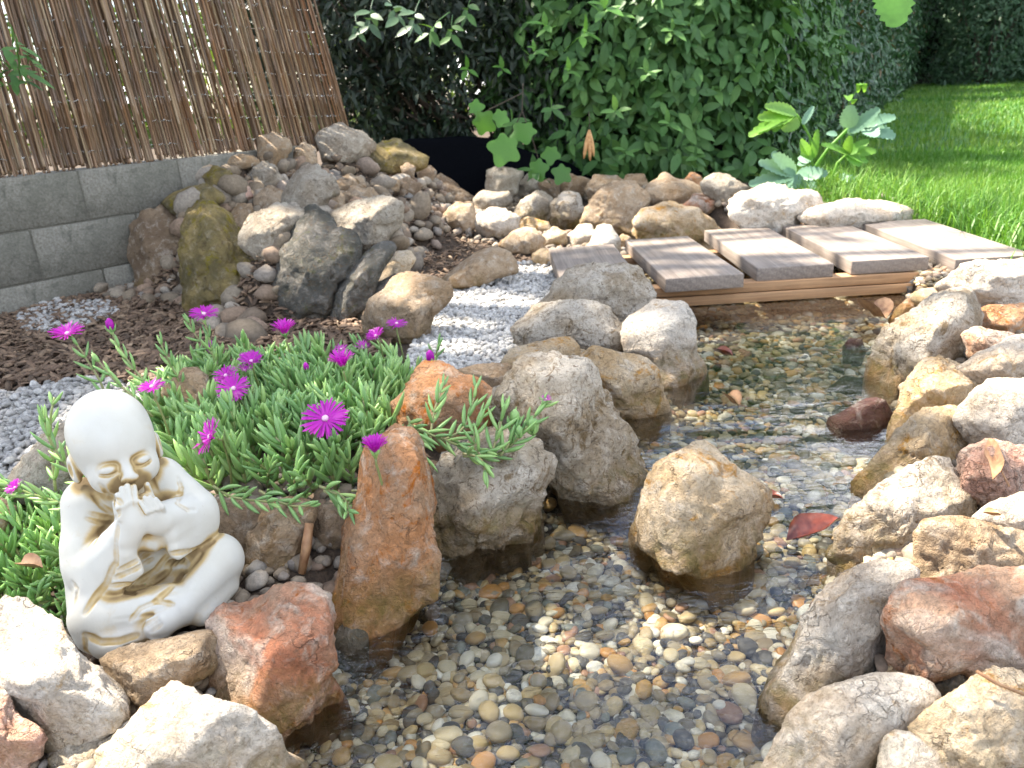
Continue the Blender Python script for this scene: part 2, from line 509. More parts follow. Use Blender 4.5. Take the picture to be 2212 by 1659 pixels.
rock([(1250,777),(1289,749),(1334,763),(1394,774),(1419,798),(1429,841),(1422,876),(1377,900),(1348,906),(1320,876),(1296,841),(1275,805)], -.01, 'cream', 'smooth tan boulder at the shore beside the rugged grey one', rough=.7, group=GS)
rock([(1350,720),(1380,688),(1422,667),(1480,666),(1499,690),(1500,740),(1494,795),(1476,815),(1434,828),(1410,805),(1380,778),(1352,760)], -.01, 'white', 'speckled pale boulder at the shore in front of the bridge beam', rough=.8, group=GS)
rock([(1110,706),(1152,682),(1183,665),(1225,651),(1282,652),(1310,672),(1334,700),(1352,721),(1350,752),(1324,762),(1271,757),(1240,751),(1200,745),(1124,746)], .05, 'craggy', 'long low rock lying right of the white gravel', rough=1.1, group=GS)
rock([(1155,672),(1195,640),(1211,612),(1240,590),(1289,583),(1345,580),(1380,600),(1407,633),(1407,672),(1382,695),(1340,704),(1290,690),(1220,670)], .04, 'craggy', 'rough grey and cream rock covering the near left corner of the bridge', rough=1.3, group=GS)
rock([(1078,792),(1106,753),(1162,739),(1222,730),(1242,753),(1242,781),(1194,788),(1141,806),(1100,805)], .05, 'cream', 'small flat tan rock between the gravel and the rugged grey rock', sub=4, rough=.8, group=GS)
rock([(1237,756),(1258,752),(1272,764),(1262,778),(1240,778)], .05, 'cream', 'little wedge stone between the flat tan rock and the tan boulder', sub=3, group=GS)
rock([(979,802),(1010,794),(1043,787),(1095,785),(1132,805),(1127,827),(1106,848),(1071,856),(1036,840),(990,812)], .07, 'tan', 'low brownish rock behind the smooth orange one', sub=4, group=GS)
rock([(1040,852),(1055,845),(1075,850),(1078,862),(1060,868),(1042,864)], .07, 'cream', 'small pale pebble in the gap above the orange rock', sub=3, rough=.5, group=GS)
rock([(1388,1090),(1400,1045),(1420,1008),(1460,985),(1500,977),(1540,990),(1580,1013),(1620,1035),(1650,1060),(1658,1090),(1640,1130),(1610,1160),(1585,1200),(1550,1210),(1510,1200),(1460,1185),(1400,1170),(1388,1130)], -.005, 'cream', 'single cream and ochre rock standing alone in the stream', rough=.9, group=None)
rock([(355,850),(380,815),(420,800),(447,812),(453,850),(442,885),(415,905),(380,895)], .09, 'tan', 'blocky tan rock among the shoots behind the statue head', sub=4, group=GS)
rock([(15,1050),(55,990),(105,945),(160,915),(205,940),(215,1010),(190,1070),(120,1100),(45,1080)], .06, 'grey', 'broad grey rock left of the statue head, by the gravel', group=GS)
rock([(-60,1100),(0,1085),(28,1105),(35,1160),(20,1210),(-60,1220)], .05, 'brown', 'brown rock at the left edge, half behind the ice plant', sub=4, group=GS)
# --- right of gravel, bed edge
rock([(786,690),(807,644),(849,616),(888,600),(937,603),(962,614),(964,644),(938,672),(930,690),(909,722),(888,740),(839,735),(796,718)], .03, 'tan', 'round tan boulder at the left end of the white gravel', group=GI)
rock([(955,606),(985,580),(1007,564),(1043,542),(1064,535),(1095,543),(1113,568),(1115,590),(1071,600),(1036,612),(1000,618),(965,620)], .05, 'tan', 'smooth sloping boulder at the back edge of the white gravel', rough=.6, group=GI)
rock([(820,602),(828,563),(856,543),(884,543),(899,559),(883,586),(860,604),(832,612)], .09, 'cream', 'small rounded pinkish stone on top of the dark slab', sub=4, rough=.5, group=GI)
rock([(721,690),(724,637),(752,595),(786,552),(832,527),(847,540),(844,556),(827,580),(814,609),(796,650),(761,685),(740,696)], .04, 'dark', 'dark upright slab left of the tan boulder', rough=.8, group=GH)
rock([(765,700),(770,650),(805,620),(850,595),(865,612),(830,640),(800,700)], .03, 'dark', 'dark mossy wedge in front of the round tan boulder', sub=4, group=GH)
# --- the heap by the wall
rock([(602,668),(590,620),(609,539),(641,488),(672,463),(703,471),(727,500),(756,520),(762,570),(736,612),(717,675),(640,700)], .03, 'dark', 'big blackish green boulder standing in the middle of the heap', T=.7, group=GH)
rock([(398,488),(422,457),(457,447),(488,467),(504,500),(523,527),(566,557),(576,586),(557,645),(520,678),(420,672),(403,640),(393,566)], .03, 'moss', 'large yellow green mossy boulder at the foot of the heap', T=.7, rough=1.3, group=GH)
rock([(285,488),(309,463),(352,451),(383,475),(400,508),(397,578),(382,620),(340,640),(303,625),(287,547)], .03, 'brown', 'tall grey brown boulder against the concrete wall', wall=0.16, T=.6, group=GH)
rock([(518,508),(547,461),(602,447),(664,455),(676,469),(640,508),(612,545),(563,555),(523,533)], .24, 'grey', 'oval grey boulder resting on the mossy and blackish ones', T=.9, group=GH)
rock([(736,465),(766,437),(824,424),(863,443),(869,475),(834,516),(785,541),(742,510)], .20, 'grey', 'round pale grey boulder at the right of the heap', T=.9, rough=.8, group=GH)
rock([(619,424),(648,373),(684,361),(717,393),(719,416),(690,457),(656,461),(623,447)], .32, 'grey', 'upright rounded stone near the top of the heap', sub=4, group=GH)
rock([(537,377),(563,350),(594,357),(608,391),(588,418),(545,412)], .37, 'grey', 'grey angular stone high on the left of the heap', wall=0.16, sub=4, group=GH)
rock([(348,439),(383,416),(441,396),(480,418),(486,434),(449,449),(391,457)], .34, 'moss', 'long flat stone leaning against the wall top', wall=0.14, sub=4, group=GH)
rock([(439,381),(461,361),(496,369),(506,391),(484,410),(455,412)], .40, 'moss', 'pale yellowish angular stone on the flat leaning one', wall=0.1, sub=4, group=GH)
rock([(490,412),(508,393),(539,404),(545,426),(516,443),(492,436)], .34, 'pink', 'pinkish stone right of the long flat leaning one', wall=0.2, sub=4, group=GH)
rock([(549,424),(578,404),(611,412),(615,443),(588,455),(549,451)], .30, 'tan', 'squat ochre stone below the angular grey one', sub=4, group=GH)
rock([(557,299),(586,287),(615,299),(623,324),(607,350),(578,360),(557,340)], .45, 'tan', 'tan stone against the foot of the reed screen', wall=0.08, sub=4, group=GH)
rock([(682,297),(699,279),(742,275),(783,287),(803,312),(791,336),(742,350),(701,344)], .42, 'grey', 'large rounded boulder at the end of the reed screen', wall=0.1, sub=4, rough=.8, group=GH)
rock([(635,324),(656,310),(682,326),(684,350),(656,367),(635,350)], .41, 'tan', 'small pinkish stone left of the boulder by the screen', wall=0.12, sub=4, group=GH)
rock([(771,342),(800,318),(855,310),(914,338),(914,361),(839,381),(779,369)], .34, 'moss', 'broad green mossy stone right of the boulder by the screen', sub=4, group=GH)
rock([(732,424),(766,406),(801,408),(824,428),(800,446),(742,451)], .28, 'tan', 'low tan stone above the round pale grey boulder', sub=4, group=GH)
rock([(697,426),(718,412),(742,424),(744,452),(722,468),(699,458)], .26, 'tan', 'small reddish stone between two grey boulders of the heap', sub=4, group=GH)
rock([(730,392),(752,377),(782,384),(788,402),(762,416),(735,410)], .32, 'tan', 'small stone with light stripes behind the low tan one', sub=4, group=GH)
rock([(590,350),(622,348),(640,372),(628,400),(604,398)], .37, 'brown', 'dark little stone in the gap near the heap top', wall=0.14, sub=3, group=GH)
rock([(391,358),(430,350),(455,354),(450,380),(430,396),(402,392)], .40, 'tan', 'flat sandy slab at the corner of the wall top', wall=-0.02, sub=4, group=GH)
rock([(462,345),(500,332),(545,336),(560,352),(520,364),(470,362)], .43, 'tan', 'flat striped slab at the foot of the reeds', wall=0.02, sub=4, group=GH)
rock([(492,470),(515,445),(542,440),(548,462),(520,506),(500,500)], .22, 'tan', 'narrow tan stone between the mossy boulder and the oval one', sub=4, group=GH)
rock([(800,392),(830,380),(862,390),(858,412),(822,420),(802,410)], .30, 'tan', 'small tan stone in the middle of the heap crest', sub=4, group=GH)
rock([(866,360),(882,352),(898,362),(892,386),(870,390)], .33, 'brown', 'little cube shaped brown stone on the heap crest', sub=3, group=GH)
rock([(850,395),(880,386),(905,398),(900,420),(862,424)], .28, 'brown', 'rusty brown stone under the cube shaped one', sub=4, group=GH)
rock([(640,455),(690,462),(740,470),(738,510),(690,500),(650,480)], .18, 'brown', 'half hidden brown stone between grey boulders', sub=4, group=GH, dz=.08)
rock([(900,366),(930,358),(945,372),(935,392),(905,392)], .28, 'brown', 'reddish brown stone left of the long back slab', sub=3, group=GB)
# --- the row behind the pond
rock([(865,436),(894,422),(921,439),(923,463),(894,480),(865,467)], .12, 'tan', 'rounded tan stone right of the round pale grey boulder', sub=4, group=GB)
rock([(896,472),(929,460),(962,468),(959,484),(917,490)], .10, 'tan', 'flat oval stone lying at the edge of the leafy patch', sub=4, group=GB)
rock([(958,463),(988,441),(1019,443),(1033,488),(1000,500),(964,482)], .08, 'tan', 'upright tan stone at the left end of the island', sub=4, group=GB)
rock([(922,446),(944,436),(970,444),(968,462),(938,466)], .11, 'tan', 'small tan stone behind the flat oval one', sub=4, group=GB)
rock([(935,397),(957,383),(996,408),(1027,428),(1025,451),(968,455),(939,438)], .04, 'brown', 'dark triangular rock in the row behind the pond', sub=4, group=GB)
rock([(927,381),(941,373),(996,375),(1050,381),(1056,412),(1015,426),(957,389)], .10, 'brown', 'long flat slab at the back of the row, under the liner', sub=4, dz=.25, group=GB)
rock([(1052,369),(1082,359),(1128,373),(1115,414),(1097,428),(1054,416)], .09, 'grey', 'pale upright stone crowning the row behind the pond', sub=4, group=GB)
rock([(1025,428),(1046,414),(1093,416),(1107,434),(1074,463),(1031,453)], .03, 'grey', 'rounded grey stone below the pale upright one', sub=4, group=GB)
rock([(1119,397),(1140,377),(1164,393),(1162,416),(1125,424)], .08, 'grey', 'small grey stone right of the pale upright one', sub=4, group=GB)
rock([(1107,470),(1125,434),(1160,412),(1189,434),(1185,463),(1167,481),(1125,480)], .0, 'grey', 'pointed grey rock at the far pond edge', sub=4, group=GB)
rock([(1164,397),(1185,389),(1209,398),(1207,424),(1175,428)], .08, 'brown', 'rusty stone between two grey ones in the back row', sub=4, group=GB)
rock([(1208,393),(1230,379),(1271,389),(1257,422),(1214,424)], .08, 'tan', 'tan stone under the hanging seed pods', sub=4, group=GB)
rock([(1189,443),(1214,420),(1250,420),(1263,461),(1246,488),(1214,483),(1197,474)], .0, 'craggy', 'jagged pale rock standing at the far pond edge', sub=4, rough=1.5, group=GB)
rock([(1259,478),(1277,435),(1296,411),(1328,394),(1370,396),(1398,430),(1386,474),(1347,501),(1304,500),(1269,493)], .0, 'tan', 'largest ochre streaked boulder of the back row', group=GB)
rock([(1263,409),(1285,378),(1332,380),(1350,392),(1330,420),(1275,430)], .09, 'tan', 'flat tan rock tucked behind the ochre streaked boulder', sub=4, dz=.12, group=GB)
rock([(1345,392),(1355,376),(1392,376),(1398,404),(1372,410)], .12, 'tan', 'small rough stone on the right shoulder of the ochre boulder', sub=4, dz=.12, group=GB)
rock([(1389,424),(1407,395),(1442,385),(1512,408),(1518,428),(1485,445),(1438,447),(1399,436)], .07, 'tan', 'wide flat topped rock left of the small red one', sub=4, group=GB)
rock([(1371,479),(1391,453),(1446,441),(1504,451),(1530,477),(1522,506),(1496,520),(1407,520),(1383,504)], -.01, 'cream', 'broad round rock in the pond behind the second plank', group=GB)
rock([(1483,443),(1504,420),(1551,424),(1565,437),(1528,461),(1489,457)], .05, 'red', 'small red rock between the flat topped one and the cobbles', sub=4, group=GB)
rock([(1514,397),(1551,375),(1582,385),(1620,406),(1600,430),(1567,438),(1524,418)], .10, 'grey', 'dark grey rock under the hedge, left of the blue green plant', sub=4, group=GB)
rock([(1477,390),(1492,372),(1514,380),(1518,404),(1490,408)], .12, 'orange', 'little orange stone on the flat topped rock', sub=3, group=GB)
rock([(1580,443),(1598,418),(1653,406),(1700,416),(1750,412),(1772,434),(1764,457),(1731,466),(1715,488),(1676,510),(1621,500),(1586,470)], .07, 'white', 'sunlit white rock behind the bridge, under the blue green plant', T=.9, rough=1.2, group=GB)
rock([(1717,466),(1778,443),(1828,434),(1887,436),(1944,455),(1950,477),(1840,500),(1770,496)], .08, 'white', 'flat sunlit cream rock behind the bridge, beside the lawn', T=.9, rough=1.0, group=GB)
# --- the island in front of the pond
rock([(1033,471),(1046,459),(1089,453),(1119,467),(1119,500),(1089,512),(1058,508),(1035,488)], .05, 'white', 'jagged sunlit white rock on the crest of the island', sub=4, rough=1.7, group=GI)
rock([(1080,529),(1109,500),(1152,494),(1177,516),(1170,539),(1136,547),(1097,543)], .05, 'tan', 'rounded tan rock in front of the jagged white one', sub=4, group=GI)
rock([(1173,512),(1195,494),(1224,502),(1224,527),(1195,536),(1175,530)], .04, 'cream', 'sandy flat rock in the middle of the island crest', sub=4, group=GI)
rock([(1117,480),(1140,468),(1185,480),(1190,500),(1150,500),(1122,496)], .05, 'cream', 'low pale rock behind the rounded tan one', sub=4, dz=.1, group=GI)
rock([(1228,510),(1250,490),(1277,490),(1289,508),(1276,535),(1235,538)], .03, 'white', 'smooth white stone left of the first plank corner', sub=4, rough=.6, group=GI)
rock([(1280,512),(1292,494),(1318,490),(1338,516),(1331,547),(1289,553),(1265,545)], .03, 'white', 'white stone touching the far left corner of the bridge', sub=4, rough=.7, group=GI)
rock([(1328,520),(1345,508),(1362,512),(1360,530),(1338,536)], .03, 'tan', 'small ochre stone behind the second plank', sub=3, group=GI)
rock([(1150,549),(1166,538),(1196,543),(1200,565),(1170,570),(1152,564)], .05, 'cream', 'small sandy rock at the left end of the first plank', sub=4, group=GI)
# --- right bank
rock([(2046,616),(2067,588),(2095,571),(2137,566),(2260,562),(2290,620),(2250,668),(2170,669),(2112,663),(2095,652),(2070,630)], .07, 'white', 'large rounded white boulder at the right end of the bridge', group=GR)
rock([(1924,710),(1950,685),(1997,658),(2032,637),(2088,633),(2100,672),(2100,703),(2104,767),(2067,790),(2032,800),(1982,808),(1951,830),(1935,795),(1922,745)], -.01, 'craggy', 'big grey rock on the right shore next to the bridge', rough=1.2, group=GR)
rock([(1921,690),(1937,665),(1961,647),(1981,654),(1977,676),(1937,702)], .0, 'orange', 'small yellow ochre stone at the right shore under the bridge', sub=4, rough=.6, group=GR)
rock([(1966,640),(1990,624),(2032,621),(2083,626),(2040,648),(1985,664)], .05, 'cream', 'thin flat stone between the yellow stone and white boulder', sub=4, group=GR)
rock([(2096,688),(2137,659),(2260,661),(2260,716),(2130,715),(2100,706)], .07, 'orange', 'flat orange tinted rock below the big white boulder', sub=4, group=GR)
rock([(2084,722),(2123,710),(2190,722),(2192,755),(2130,775),(2096,772)], .07, 'red', 'brick red patched rock in the middle of the right bank', sub=4, group=GR)
rock([(2065,800),(2120,763),(2180,735),(2270,722),(2280,830),(2150,830),(2098,822)], .07, 'white', 'bleached white rock at the right edge above the leaning one', group=GR)
rock([(1949,835),(1982,796),(2032,786),(2088,808),(2110,822),(2100,858),(2081,896),(2025,903),(1982,925),(1954,935),(1943,885)], -.01, 'cream', 'rounded brownish cream rock at the right shore, mid height', group=GR)
rock([(2079,905),(2100,851),(2137,825),(2190,823),(2275,820),(2285,975),(2200,985),(2137,965),(2100,935)], .06, 'white', 'smooth rounded white boulder at the right edge', rough=.7, group=GR)
rock([(1876,1023),(1900,981),(1931,948),(1961,912),(2004,884),(2067,883),(2093,929),(2104,950),(2097,980),(2086,1030),(2032,1045),(1982,1030),(1930,1045),(1888,1062)], -.01, 'cream', 'craggy brown and cream rock pointing into the stream on the right', rough=1.3, group=GR)
rock([(2086,980),(2137,958),(2270,978),(2285,1070),(2220,1095),(2137,1090),(2080,1060)], .07, 'pink', 'reddish rock at the right edge with a dead leaf on it', group=GR)
rock([(1820,1130),(1845,1098),(1905,1056),(1926,1035),(1961,1014),(1997,1007),(2042,1028),(2092,1068),(2104,1118),(2020,1145),(1990,1180),(1983,1235),(1926,1245),(1850,1235),(1835,1200),(1812,1195)], -.015, 'craggy', 'grey wrinkled rock with yellow algae at the right shore', rough=1.3, group=GR)
rock([(1980,1160),(2004,1127),(2049,1116),(2102,1123),(2265,1168),(2275,1255),(2102,1265),(2014,1268),(1984,1240)], .06, 'tan', 'pale pinkish tan rock between the wrinkled and big red ones', group=GR)
rock([(2096,1122),(2137,1088),(2165,1078),(2265,1066),(2275,1150),(2180,1160)], .09, 'white', 'small bright white rock at the right edge under the red leaf rock', sub=4, group=GR)
rock([(1741,1335),(1771,1287),(1838,1240),(1891,1225),(1961,1223),(1981,1243),(1965,1275),(1940,1305),(1930,1343),(1930,1428),(1891,1480),(1849,1485),(1785,1510),(1733,1545),(1696,1525),(1689,1480),(1720,1410)], -.015, 'white', 'large lilac white rock with ochre spots sloping into the water', group=GR)
rock([(1927,1330),(1942,1285),(1982,1260),(2067,1246),(2137,1236),(2270,1228),(2290,1440),(2172,1475),(2102,1480),(2067,1465),(2014,1475),(1961,1470),(1938,1435),(1927,1395)], .05, 'red', 'largest rust red boulder on the right bank', group=GR)
rock([(1673,1700),(1680,1610),(1708,1549),(1750,1517),(1821,1485),(1888,1471),(1944,1464),(1990,1475),(2018,1510),(1992,1548),(1974,1590),(1925,1625),(1900,1660),(1870,1720),(1700,1740)], -.02, 'white', 'big smooth white rock at the bottom right with brown pits', rough=.6, group=GR)
rock([(1975,1570),(2032,1516),(2102,1478),(2155,1463),(2265,1466),(2290,1660),(2150,1690),(2032,1660),(1978,1610)], .03, 'cream', 'layered cream and ochre rock in the bottom right corner', rough=1.1, group=GR)
rock([(1895,1680),(1914,1620),(1933,1601),(1974,1594),(2020,1622),(2064,1650),(2075,1740),(1900,1740)], .02, 'white', 'small smooth pale rock at the bottom edge between two large ones', rough=.5, sub=4, group=GR)
rock([(2009,1504),(2020,1475),(2070,1453),(2090,1463),(2088,1487),(2042,1514)], .06, 'dark', 'dark green oval stone under the rust red boulder', rough=.4, sub=4, group=GR)
rock([(1893,1480),(1925,1435),(1955,1450),(1975,1478),(1940,1490)], .05, 'cream', 'cream stone wedged between the lilac white and red rocks', sub=4, group=GR)
rock([(2130,1150),(2155,1138),(2230,1150),(2235,1180),(2160,1178)], .09, 'grey', 'grey chip of rock at the right edge', sub=3, group=GR)
rock([(2060,1640),(2110,1632),(2260,1650),(2260,1740),(2070,1740)], .02, 'cream', 'low cream rock at the very bottom right corner', sub=4, group=GR)
# --- stones lying in the water
rock([(1803,905),(1820,893),(1857,868),(1890,860),(1912,866),(1915,905),(1905,925),(1870,928),(1822,918)], -.012, 'purple', 'dark purple wedge shaped stone sticking out of the water on the right', rough=.4, sub=4)
rock([(1822,742),(1838,732),(1860,733),(1870,745),(1862,758),(1832,760)], -.02, 'purple', 'small round purple stone in the stream in front of the bridge', rough=.4, sub=4)
rock([(722,1378),(745,1352),(775,1353),(792,1372),(788,1400),(762,1425),(728,1412)], -.02, 'dark', 'glossy blackish green stone beside the round red rock', rough=.4, sub=4)
rock([(1800,812),(1830,798),(1870,800),(1905,820),(1880,835),(1820,832)], -.05, 'dark', 'flat dark slab under the water in the blue reflection', rough=.5, sub=4)
rock([(1688,1390),(1705,1375),(1745,1368),(1750,1385),(1720,1398),(1695,1405)], -.035, 'dark', 'flat green stone under water beside the lilac white rock', rough=.3, sub=3)
# ------------------------------------------------------------------ terrain
STREAM_PX = [(480,1800),(520,1659),(590,1560),(690,1480),(700,1330),(760,1300),(930,1230),(930,1150),(1120,1120),(1160,1010),(1320,1040),(1330,900),(1400,880),(1460,790),(1440,700),(1400,660)]
STREAM_PX_R = [(2010,650),(1950,690),(1960,740),(1970,830),(1975,920),(1960,960),(1900,1040),(1860,1130),(1850,1210),(1760,1310),(1740,1400),(1720,1480),(1760,1530),(1710,1600),(1700,1800)]
left_w = [at_z(x, y, 0.0)[:2] for x, y in STREAM_PX]
right_w = [at_z(x, y, 0.0)[:2] for x, y in STREAM_PX_R]
back_l = [np.array(p) for p in ((0.55, 2.75), (0.55, 3.4), (0.42, 3.75), (0.10, 3.95), (0.02, 4.35), (0.2, 4.75), (0.8, 4.6), (1.15, 3.9), (1.25, 3.2), (1.32, 2.7))]
STREAM = left_w + back_l + right_w
STREAM = [p for p in STREAM if p[1] > 0.0]

def G(x, y, cx, cy, sx, sy, ang=0.0):
    c, s = math.cos(ang), math.sin(ang)
    u = (x - cx) * c + (y - cy) * s; v = -(x - cx) * s + (y - cy) * c
    return np.exp(-(u / sx) ** 2 - (v / sy) ** 2)


def ground_z(x, y):
    x = np.asarray(x, float); y = np.asarray(y, float)
    z = np.full(x.shape, 0.035)
    # lawn on the right and far away
    lawn = sstep(1.45, 1.95, x) * sstep(1.9, 2.5, y)
    br = sstep(2.05, 1.85, x) * sstep(3.7, 3.25, y)           # the bank dips under the bridge end
    lawn = lawn * (1 - .95 * br)
    z = z + 0.065 * np.maximum(lawn, sstep(4.9, 5.6, y))
    # planting bed behind the rocks of the left shore
    z = z + 0.045 * G(x, y, -0.42, 1.28, .42, .30, -.5)
    z = z + 0.03 * sstep(1.0, 1.5, x) * (1 - lawn)
    # soil and rubble packed round every stone of the banks and of the heap
    for (cx, cy, zb, mr) in ROCK_SEAT:
        if zb < .02: continue
        d2 = np.hypot(x - cx, y - cy)
        z = np.maximum(z, zb + .22 * mr - np.maximum(d2 - .40 * mr, 0) * 1.25)
    # stream bed
    ins = in_poly(x, y, STREAM); d = poly_dist(x, y, STREAM)
    sd = np.where(ins, -d, d)
    bed = -0.075
    t = sstep(-0.06, 0.05, sd)
    z = bed * (1 - t) + z * t
    return z + 0.004 * fbm(np.stack([x.ravel() * 7, y.ravel() * 7, 0 * x.ravel()], 1), 3, 3).reshape(x.shape)

xs = np.concatenate([np.linspace(-40, -4, 14), np.linspace(-3.8, -2.3, 8), np.arange(-2.2, 2.6, .03), np.linspace(2.7, 8, 30), np.linspace(9, 40, 14)])
ys = np.concatenate([np.linspace(-20, -.5, 12), np.arange(0.0, 5.6, .03), np.linspace(5.7, 10, 30), np.linspace(11, 60, 24)])
GX, GY = np.meshgrid(xs, ys)
GZ = ground_z(GX, GY)
nx, ny = len(xs), len(ys)
ii = np.arange(nx * ny).reshape(ny, nx)
GF = np.stack([ii[:-1, :-1].ravel(), ii[:-1, 1:].ravel(), ii[1:, 1:].ravel(), ii[1:, :-1].ravel()], 1)
GRASSY = sstep(1.5, 1.65, GX + .15 * np.sin(GY * 5)) * sstep(2.0, 2.4, GY)
GRASSY = np.maximum(GRASSY, sstep(5.2, 5.6, GY) * sstep(.5, 1.5, GX))

m, nt, b, out = new_mat('soil')
tc = nt.nodes.new('ShaderNodeTexCoord').outputs['Object']
n1 = noise(nt, tc, 14, 6, .7); n2 = noise(nt, tc, 160, 4, .7); n3 = noise(nt, tc, 2.2, 3, .5)
soil = ramp(nt, n1, [(0.3, (0.035, 0.024, 0.016)), (0.55, (0.085, 0.056, 0.036)), (0.75, (0.15, 0.11, 0.075))])
soil = mixc(nt, mapr(nt, n2, .35, .6, .6, 0), soil, (0.02, 0.015, 0.01, 1))
lawn = ramp(nt, n2, [(0.3, (0.018, 0.06, 0.012)), (0.55, (0.05, 0.15, 0.02)), (0.8, (0.10, 0.24, 0.04))])
lawn = mixc(nt, mapr(nt, n3, .4, .6, 0, .35), lawn, (0.03, 0.11, 0.02, 1))
at = nt.nodes.new('ShaderNodeAttribute'); at.attribute_name = 'grassy'
nt.links.new(mixc(nt, at.outputs['Fac'], soil, lawn), b.inputs['Base Color'])
b.inputs['Roughness'].default_value = .95
nt.links.new(bump(nt, mathn(nt, 'ADD', n1, mathn(nt, 'MULTIPLY', n2, .3)), .8, .02), b.inputs['Normal'])
ground = mesh_obj('ground', np.stack([GX.ravel(), GY.ravel(), GZ.ravel()], 1), GF, m, attrs={'grassy': GRASSY.ravel()})
tag(ground, 'brown soil of the garden bed running into green lawn on the right', kind='structure')

# ------------------------------------------------------------------ water
wx = np.arange(-.7, 1.7, .0085); wy = np.arange(0.3, 5.0, .0085)
WX, WY = np.meshgrid(wx, wy)
near = in_poly(WX, WY, STREAM) | (poly_dist(WX, WY, STREAM) < .10)
flow = sstep(2.3, .9, WY)                       # livelier where it runs over the shallows at the front
P2 = np.stack([WX.ravel(), WY.ravel(), 0 * WX.ravel()], 1)
calm = sstep(.25, -.1, np.hypot((WX - .62) / .9, (WY - 1.55) / .7) - .55)
h = (fbm(P2 * [9, 22, 1] + 3, 2, 21) * .0044 + fbm(P2 * [26, 48, 1] + 9, 2, 31) * .0013).reshape(WX.shape)
h = h * (.12 + 1.1 * flow * (1 - .75 * calm))
wn = len(wx)
wi = np.arange(WX.size).reshape(WX.shape)
q = near[:-1, :-1] & near[1:, 1:] & near[1:, :-1] & near[:-1, 1:]
WF = np.stack([wi[:-1, :-1][q], wi[:-1, 1:][q], wi[1:, 1:][q], wi[1:, :-1][q]], 1)
used = np.zeros(WX.size, bool); used[WF.ravel()] = True
remap = np.cumsum(used) - 1
m, nt, b, out = new_mat('water')
L = nt.links.new
nt.nodes.remove(b)
tc = nt.nodes.new('ShaderNodeTexCoord').outputs['Object']
mp = nt.nodes.new('ShaderNodeMapping'); mp.inputs['Scale'].default_value = (30, 75, 1); L(tc, mp.inputs[0])
na = noise(nt, mp.outputs[0], 1, 3, .55, .6)
at = nt.nodes.new('ShaderNodeAttribute'); at.attribute_name = 'flow'
bn = nt.nodes.new('ShaderNodeBump')
bn.inputs['Distance'].default_value = .004
L(mapr(nt, at.outputs['Fac'], 0, 1, .10, 1.0), bn.inputs['Strength'])
L(na, bn.inputs['Height'])
fr = nt.nodes.new('ShaderNodeFresnel'); fr.inputs['IOR'].default_value = 1.38
L(bn.outputs[0], fr.inputs['Normal'])
gl = nt.nodes.new('ShaderNodeBsdfGlossy'); gl.inputs['Roughness'].default_value = .02
L(bn.outputs[0], gl.inputs['Normal'])
tr = nt.nodes.new('ShaderNodeBsdfTransparent'); tr.inputs['Color'].default_value = (.96, .97, .93, 1)
ms = nt.nodes.new('ShaderNodeMixShader')
L(mathn(nt, 'MULTIPLY', fr.outputs[0], 2.3, True), ms.inputs[0]); L(tr.outputs[0], ms.inputs[1]); L(gl.outputs[0], ms.inputs[2])
L(ms.outputs[0], out.inputs['Surface'])
water = mesh_obj('water', np.stack([WX.ravel(), WY.ravel(), h.ravel()], 1)[used], remap[WF], m,
                 attrs={'flow': (flow * (1 - .75 * calm)).ravel()[used]})
tag(water, 'clear shallow rippling water of the garden stream over pebbles', kind='structure')

# ------------------------------------------------------------------ pebbles of the stream bed
def pebble_material():
    m, nt, b, out = new_mat('wet_pebble')
    L = nt.links.new
    info = nt.nodes.new('ShaderNodeObjectInfo')
    at = nt.nodes.new('ShaderNodeAttribute'); at.attribute_name = 'tint'
    tc = nt.nodes.new('ShaderNodeTexCoord').outputs['Object']
    r = mathn(nt, 'FRACT', mathn(nt, 'ADD', mathn(nt, 'MULTIPLY', info.outputs['Random'], 7.31), at.outputs['Fac']))
    pal = [(0.00, srgb(186, 166, 130)), (0.10, srgb(88, 86, 82)), (0.18, srgb(214, 198, 164)), (0.29, srgb(156, 136, 102)),
           (0.38, srgb(232, 222, 198)), (0.46, srgb(110, 100, 80)), (0.54, srgb(202, 160, 100)), (0.61, srgb(168, 154, 128)),
           (0.69, srgb(58, 60, 64)), (0.75, srgb(208, 182, 132)), (0.83, srgb(170, 128, 102)), (0.87, srgb(240, 234, 218)),
           (0.93, srgb(126, 130, 120)), (0.97, srgb(204, 146, 78))]
    col = ramp(nt, r, pal, 'CONSTANT')
    n = noise(nt, tc, 120, 5, .65, .5)
    n2 = noise(nt, tc, 600, 2, .6)
    col = mixc(nt, mapr(nt, n, .35, .65, .35, 0), col, (0.10, 0.075, 0.045, 1))
    col = mixc(nt, mapr(nt, n2, .55, .75, 0, .25), col, (0.55, 0.5, 0.4, 1))
    L(col, b.inputs['Base Color'])
    b.inputs['Roughness'].default_value = .38
    b.inputs['Specular IOR Level'].default_value = .35
    L(bump(nt, n, .25, .002), b.inputs['Normal'])
    return m
PEB = pebble_material()
TEMPL = []
for k in range(10):
    D, F = ico(2)
    s = 1 + .10 * fbm(D * 1.2 + 13 * k, 2, 50 + k)
    V = D * s[:, None]
    V = np.sign(V) * np.abs(V) ** .93
    TEMPL.append((V * np.array([1, .74 + .04 * (k % 4), .42 + .03 * (k % 3)]), F))

